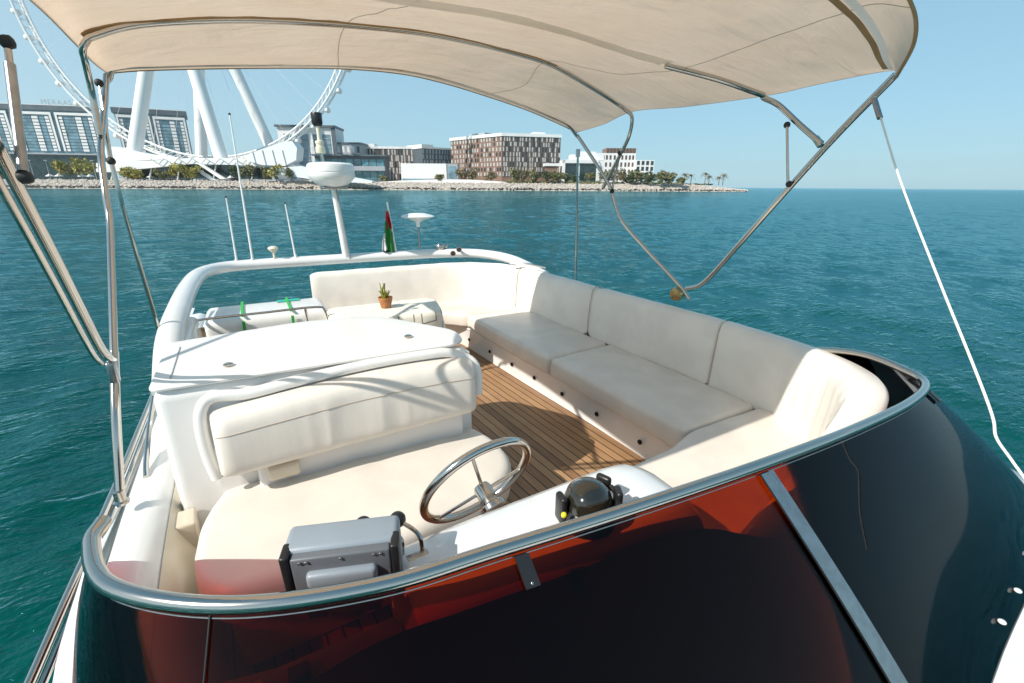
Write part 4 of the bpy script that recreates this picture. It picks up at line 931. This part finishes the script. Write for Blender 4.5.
RD = thing('radar_dome', 'white radome on a white raked mast with a black topped light', 'radar', at(346, 258, y=5.7))
a = at(347, 260, y=5.74); b = at(334, 188, y=5.62)
MB().tube([a, b], [.042, .034], 14, smooth=False).build('mast', 'white', RD); MB().tube([a+Vector((.03, -.04, 0)), b+Vector((.02, -.03, -.02))], .010, 8, smooth=False).build('mast_groove', 'lgrey', RD)
MB().box(b+Vector((0, 0, .0)), (.26, .22, .025), bev=.008).build('mast_plate', 'steel_w', RD)
b2 = at(333, 188, y=5.62)+Vector((0, 0, .012)); rd = .245
MB().lathe(b2, [(.11, 0), (.15, .012), (.20, .055), (rd-.008, .095), (rd, .12), (rd, .142), (rd-.004, .146), (rd-.004, .152), (rd, .156), (rd, .205), (rd-.008, .228), (rd-.03, .243), (.12, .252), (.001, .254)], 40).build('dome', 'white', RD)
c2 = b2+Vector((-.07, .02, .25)); MB().tube([c2, c2+Vector((-.01, 0, .10))], .018, 10, smooth=False).build('light_stem', 'steel', RD)
MB().lathe(c2+Vector((-.01, 0, .09)), [(.045, 0), (.05, .01), (.05, .06), (.04, .065), (.04, .09), (.045, .095), (.045, .12), (.02, .13), (.02, .27)], 16).build('light_body', 'cream', RD)
MB().lathe(c2+Vector((-.012, 0, .355)), [(.035, 0), (.045, .01), (.055, .03), (.055, .12), (.05, .13), (.001, .13)], 16).build('light_cap', 'black', RD)
FL = thing('ensign_flag', 'small drooping flag in red, green, white and black on a slanted white staff', 'flag', at(396, 253, y=5.72))
a = at(396.5, 254, y=5.72); b = at(387, 202, y=5.72); MB().tube([a, b], .011, 8, smooth=False).build('staff', 'white', FL)
def fpoly(nm, m, pts, dy):
    rows = []
    for (xl, xr, y_) in pts: rows.append([at(xl+(xr-xl)*k/6, y_, y=5.72+dy+.02*math.sin(k*1.3+y_*.1)) for k in range(7)])
    grid(rows, .003).build(nm, m, FL, True, 80)
fpoly('red_panel', 'red', [(386, 388.5, 211), (385.5, 390, 218), (386, 391.5, 224), (387, 392, 229)], 0)
fpoly('green_panel', 'green', [(385.3, 387, 221), (384.8, 389, 227), (384.5, 392.4, 233), (385, 393, 240), (386.5, 394, 246), (388, 394.5, 252)], -.015)
fpoly('white_panel', 'flagw', [(384, 385, 233), (382.8, 385.4, 240), (382.2, 387, 246), (382, 388.6, 251)], -.02)
fpoly('black_panel', 'flagk', [(383.5, 388.5, 250), (383.6, 389, 252.5)], -.03)
SA = thing('satellite_antenna', 'flat white saucer shaped antenna on a thin steel post', 'antenna', at(420, 252, y=5.72)); a = at(420, 252, y=5.72); b = at(418, 222, y=5.72)
MB().tube([a, b], .014, 10, smooth=False).build('post', 'steel', SA); MB().lathe(b, [(.02, -.06), (.025, 0), (.09, .03), (.2, .062), (.205, .07), (.17, .085), (.09, .105), (.001, .11)], 32).build('saucer', 'white', SA)
SL = thing('searchlight', 'chromed searchlight on the right of the arch', 'searchlight', at(441, 251, y=5.68)); a = at(440, 247, y=5.68)
MB().sphere(a, .055, 16).build('lamp_body', 'steel', SL); MB().tube([a, a+Vector((0, 0, -.08))], .02, 8, smooth=False).build('stem', 'steel', SL); MB().sphere(a+Vector((.08, .02, .0)), .04, 14).build('counterweight', 'steel', SL)
AH = thing('twin_air_horn', 'pair of short chrome air horns with dark mouths', 'horn', at(456, 256, y=5.5))
for px, py in ((453, 253.5), (459, 249.5)):
    a = at(px, py, y=5.45); dv = (Vector((0, 0, H))-a).normalized(); qm = dv.to_track_quat('Z', 'Y').to_matrix()
    hn = MB().lathe(a, [(.012, -.2), (.015, -.08), (.024, -.02), (.034, 0), (.036, .004), (.031, .004)], 18, qm).build('trumpet', 'steel', AH); MB().lathe(a, [(.029, .0045), (.02, .006), (.001, .006)], 18, qm).build('mouth', 'copper', hn)
# ---------------------------------------------------------------- bimini
BM = thing('bimini_top', 'beige canvas sunshade on bowed stainless tubes over the flybridge', 'sunshade', (1.2, 2.5, .5))
SEC = [  # (points of a section, port to starboard)
 [(-.50, 1.02, 2.16), (-.3, .98, 2.30), (.2, .96, 2.42), (.8, .96, 2.47), (1.4, .97, 2.49), (1.95, .98, 2.46), (2.22, 1.0, 2.41), (2.36, 1.03, 2.33), (2.55, 1.14, 2.27), (2.70, 1.22, 2.27)],
 [(-.52, 1.25, 2.32), (-.3, 1.25, 2.43), (.2, 1.25, 2.52), (.8, 1.25, 2.56), (1.4, 1.25, 2.57), (1.95, 1.25, 2.53), (2.26, 1.25, 2.48), (2.48, 1.25, 2.41), (2.66, 1.27, 2.345), (2.78, 1.285, 2.32)],
 [(-.55, 1.7, 2.38), (-.3, 1.7, 2.44), (.2, 1.75, 2.51), (.8, 1.8, 2.54), (1.4, 1.8, 2.55), (1.95, 1.78, 2.50), (2.3, 1.7, 2.44), (2.55, 1.66, 2.39), (2.74, 1.65, 2.345), (2.84, 1.65, 2.325)],
 [(-.57, 2.2, 2.42), (-.35, 2.25, 2.48), (.2, 2.3, 2.54), (.8, 2.3, 2.56), (1.4, 2.3, 2.555), (1.95, 2.25, 2.51), (2.35, 2.15, 2.44), (2.6, 2.05, 2.39), (2.80, 1.98, 2.345), (2.91, 1.97, 2.325)],
 [(-.57, 2.75, 2.43), (-.4, 2.75, 2.50), (.2, 2.75, 2.60), (.8, 2.75, 2.64), (1.4, 2.75, 2.64), (1.95, 2.72, 2.59), (2.35, 2.68, 2.51), (2.65, 2.63, 2.43), (2.82, 2.6, 2.375), (2.91, 2.6, 2.34)],
 [(-.58, 3.22, 2.42), (-.45, 3.22, 2.51), (.1, 3.22, 2.62), (.7, 3.22, 2.69), (1.2, 3.22, 2.72), (1.6, 3.22, 2.70), (2.1, 3.22, 2.645), (2.55, 3.22, 2.52), (2.80, 3.22, 2.435), (2.97, 3.22, 2.385)],
 [(-.58, 3.55, 2.40), (-.45, 3.55, 2.46), (.1, 3.55, 2.555), (.7, 3.55, 2.63), (1.2, 3.55, 2.65), (1.6, 3.55, 2.625), (2.1, 3.55, 2.55), (2.5, 3.55, 2.455), (2.78, 3.55, 2.36), (2.93, 3.55, 2.315)],
 [(-.58, 3.86, 2.405), (-.36, 3.86, 2.445), (.18, 3.86, 2.515), (.75, 3.86, 2.575), (1.2, 3.86, 2.59), (1.55, 3.86, 2.56), (1.9, 3.86, 2.505), (2.3, 3.86, 2.43), (2.6, 3.86, 2.355), (2.88, 3.86, 2.275)]]
secs = [crom([Vector(p) for p in s], 6) for s in SEC]
cols_ = [crom([s[j] for s in secs], 8) for j in range(len(secs[0]))]
CG = [[cols_[j][i] for j in range(len(cols_))] for i in range(len(cols_[0]))]
for i, r_ in enumerate(CG):
    for j, p in enumerate(r_):
        ed = min(1, min(i, len(CG)-1-i, j, len(r_)-1-j)/4)
        p.z += ed*(.018*noise.noise(Vector((p.x*1.1, p.y*3.5, 2)))+.007*noise.noise(Vector((p.x*9+p.y*4, p.y*5, 5)))); p.z += .012
cv = grid(CG, .003).build('canopy', 'canvas', BM, True, 60)
def onc(i, j, dz=-.004): q = CG[i][j]; return q+Vector((0, 0, dz))
def bandstrip(i0, j0, j1, w_, m, nm, dz=-.006):
    rows = []
    for j in range(j0, j1+1):
        q = CG[i0][j]; q1 = CG[min(i0+1, len(CG)-1)][j]; q0 = CG[max(i0-1, 0)][j]; dv = (q1-q0).normalized(); rows.append([q+dv*w_*s+Vector((0, 0, dz)) for s in (-1, 0, 1)])
    grid(rows, .002).build(nm, m, cv, True)
nJ = len(CG[0])-1; nI = len(CG)-1
bandstrip(24, 2, 34, .06, 'sleeve', 'hoop_sleeve', -.008)
bandstrip(7, 2, nJ-2, .018, 'tape', 'white_tape'); bandstrip(8, 2, nJ-3, .014, 'ribbon', 'brown_tape')
MB().tube([CG[0][j]+Vector((0, 0, -.004)) for j in range(nJ+1)], .007, 6, smooth=False).build('front_piping', 'ribbon', cv)
MB().tube([CG[nI][j]+Vector((0, .003, -.004)) for j in range(nJ+1)], .005, 6, smooth=False).build('aft_piping', 'ribbon', cv)
for jj in (0, nJ): MB().tube([CG[i][jj] for i in range(nI+1)], .004, 6, smooth=False).build('side_piping', 'band', cv)
for j in (18, 36):
    MB().tube([CG[i][j]+Vector((0, 0, -.0035)) for i in range(nI+1)], .0022, 5, smooth=False).build('panel_seam', 'band', cv)
hr = .0155
mid = [at(100, 135, x=-.6), at(92, 93, x=-.59), at(85.5, 64, x=-.575), at(82.5, 51, y=3.22), at(86, 42, y=3.2), at(95, 36, y=3.2)]+[(q.x, q.y, q.z-.016) for q in [onc(40, j, 0) for j in range(8, 50, 4)]]+[(2.86, 3.2, 2.40), at(632, 117, x=2.93), at(629, 136, x=2.95), at(620, 155, x=2.955), at(603, 188, x=2.96)]
MB().tube(mid, hr, 12, 5).build('middle_hoop', 'steel', BM)
MB().tube([onc(40, j, -.012) for j in range(3, 39, 2)], .0165, 8, 3, flat=.8).build('hoop_pocket', 'ribbon', cv)
aft = [(-.6, 3.86, 2.36), (-.575, 3.87, 2.385)]+[(q.x, q.y-.004, q.z+.010) for q in [onc(nI-1, j, 0) for j in range(2, nJ-1, 4)]]+[(2.89, 3.87, 2.25)]
MB().tube(aft, hr, 12, 5).build('aft_hoop', 'steel', BM)
MB().tube([(2.89, 3.87, 2.26), (2.93, 3.66, 2.04), (2.96, 3.44, 1.81), (2.97, 3.36, 1.66), (2.97, 3.24, 1.50), (2.98, 2.88, 1.26), (2.98, 2.52, 1.04), (2.99, 2.42, .95)], hr, 12, 4).build('right_leg', 'steel', BM)
MB().tube([at(620, 153, x=2.955), at(612, 190, x=2.965)], .0095, 8, smooth=False).build('right_brace', 'steel', BM)
fr = [(2.96, 2.44, 1.04), (2.955, 2.33, 1.08), (2.95, 2.24, 1.16), (2.945, 2.1, 1.34), (2.94, 1.6, 2.01), (2.90, 1.31, 2.33)]
MB().tube(fr, .0175, 12, 5).build('right_front_leg', 'steel', BM)
fh = [(2.88, 1.30, 2.335)]+[(q.x, q.y, q.z-.016) for q in [onc(8, j, 0) for j in range(nJ-2, 0, -4)]]+[(-.54, 1.28, 2.30)]
hb = [(2.94, 1.62, 2.04), (2.93, 1.76, 2.15), (2.91, 1.90, 2.27), (2.86, 1.97, 2.315)]+[(q.x, q.y, q.z-.018) for q in [onc(24, j, 0) for j in range(nJ-4, 33, -4)]]
MB().tube(hb, .0165, 12, 4).build('front_hoop', 'steel', BM)
MB().tube([(-.47, 1.55, 2.02), (-.50, 1.75, 2.15), (-.53, 1.95, 2.27), (-.52, 2.12, 2.37)]+[(q.x, q.y, q.z-.018) for q in [onc(24, j, 0) for j in range(4, 14, 4)]], .0165, 12, 4).build('front_hoop', 'steel', BM)
MB().lathe((2.94, 1.64, 2.05), [(.018, -.03), (.019, .03)], 10, Matrix.Rotation(R(-40), 3, 'X')).build('hoop_joint', 'steel', BM)
jt = thing('x', '', '') if 0 else None
MB().lathe(at(677, 294, x=2.96), [(.02, -.03), (.05, -.028), (.06, 0), (.05, .028), (.02, .03)], 16, Matrix.Rotation(R(90), 3, 'Y')).build('right_hinge', 'brass', BM)
for (p) in (at(620, 153, x=2.95), at(612, 191, x=2.955)): MB().sphere(p, .021, 10).build('joint', 'blackr', BM)
s1 = MB().tube([at(787, 125, x=2.90), at(788, 184, x=2.90)], .008, 10, smooth=False).build('right_strut', 'steel', BM)
for q_ in (at(787, 125, x=2.905), at(789, 184, x=2.905)): MB().sphere(q_, .019, 10).build('strut_end', 'blackr', s1)
MB().tube([at(578, 150, x=2.92), at(575.5, 300, x=3.02)], .011, 10, smooth=False).build('right_aft_pole', 'steel', BM); MB().box(at(578, 153, x=2.92), (.03, .03, .07)).build('pole_socket', 'steel_w', BM)
# port side tubes
XL = -.6
MB().tube([(-.58, 3.85, 2.40), at(104, 112, x=XL), at(101, 150, x=XL), at(105, 190, x=XL), at(110, 222, x=XL), at(112, 280, x=XL), at(114, 358, x=XL)], .016, 12, 5).build('left_leg', 'steel', BM)
MB().tube([at(114, 352, x=XL), at(116, 420, x=XL-.01), at(120, 494, x=-.64)], .018, 14, 4).build('left_post', 'steel', BM)
pb = at(120, 497, x=-.64); MB().lathe(pb, [(.03, -.03), (.03, -.02), (.02, -.015), (.02, .03)], 14).build('post_base', 'steel', BM)
MB().tube([(-.59, 3.84, 2.34), at(111, 161, x=XL), at(165, 352, x=XL)], .0115, 10, 4).build('left_aft_pole', 'steel', BM)
s2 = MB().tube([at(99, 83, x=XL), at(111, 160, x=XL)], .006, 8, smooth=False).build('left_rear_strut', 'steel', BM)
for q_ in (at(99, 83, x=XL), at(111, 161, x=XL)): MB().sphere(q_, .022, 10).build('strut_end', 'blackr', s2)
fl_ = [at(113, 360, x=-.6), at(108, 357, x=-.585), at(98, 343, x=-.57), at(60, 268, x=-.54), at(0, 153, x=-.50), (-.47, 1.34, 2.30)]
MB().tube(fl_, .0155, 14, 5).build('left_front_leg', 'steel', BM)
MB().tube([p_+Vector((-.02, -.03, -.015)) for p_ in [Vector(v) for v in fl_[1:]]], .0105, 12, 5).build('left_second_leg', 'steel', BM)
MB().box(at(113, 372, x=-.6), (.035, .05, .10), R(5), bev=.01).build('left_hinge', 'steel_w', BM)
a = at(8, 50, x=-.46); b = at(23, 172, x=-.46)
s3 = MB().tube([a, a.lerp(b, .14)], .008, 10, smooth=False).build('left_front_strut', 'steel', BM); MB().tube([a.lerp(b, .12), b], .0115, 14, smooth=False).build('strut_barrel', 'steel_w', s3)
for q_ in (at(7, 42, x=-.46), at(25, 177, x=-.46)): MB().lathe(q_, [(.008, -.015), (.015, -.011), (.017, 0), (.015, .011), (.008, .015)], 14, Matrix.Rotation(R(80), 3, 'Y')).build('strut_end', 'blackr', s3)
# tensioning rope
RP = thing('mooring_rope', 'thin white line hanging from the sunshade down past the windscreen', 'rope', (2.9, 1.36, 2.2))
MB().tube([at(x, y, x=q_) for x, y, q_ in ((879, 112, 2.9), (900, 180, 2.68), (938, 278, 2.42), (972, 362, 2.25), (992, 415, 2.16), (996, 437, 2.14), (1010, 458, 2.1), (1030, 486, 2.05), (1060, 530, 2.0))], .0045, 8, 6).build('line', 'rope', RP)
MB().tube([at(874, 98, x=2.92), at(880, 118, x=2.88)], .013, 10, smooth=False).build('shackle', 'steel_w', RP)

# ---------------------------------------------------------------- sea air
hz = MB().box((0, 0, 145), (19000, 19000, 310)).build('haze', None, None, False)
hz['kind'] = 'stuff'; tag(hz, 'pale sea haze over the water and the far shore', 'haze')
hm = bpy.data.materials.new('haze'); hm.use_nodes = True; t = hm.node_tree; t.nodes.remove(t.nodes['Principled BSDF'])
pv = t.nodes.new('ShaderNodeVolumePrincipled'); pv.inputs['Color'].default_value = (.72, .92, 1, 1); pv.inputs['Density'].default_value = .00005; pv.inputs['Anisotropy'].default_value = 0
t.links.new(pv.outputs[0], t.nodes['Material Output'].inputs['Volume']); hz.data.materials.append(hm)
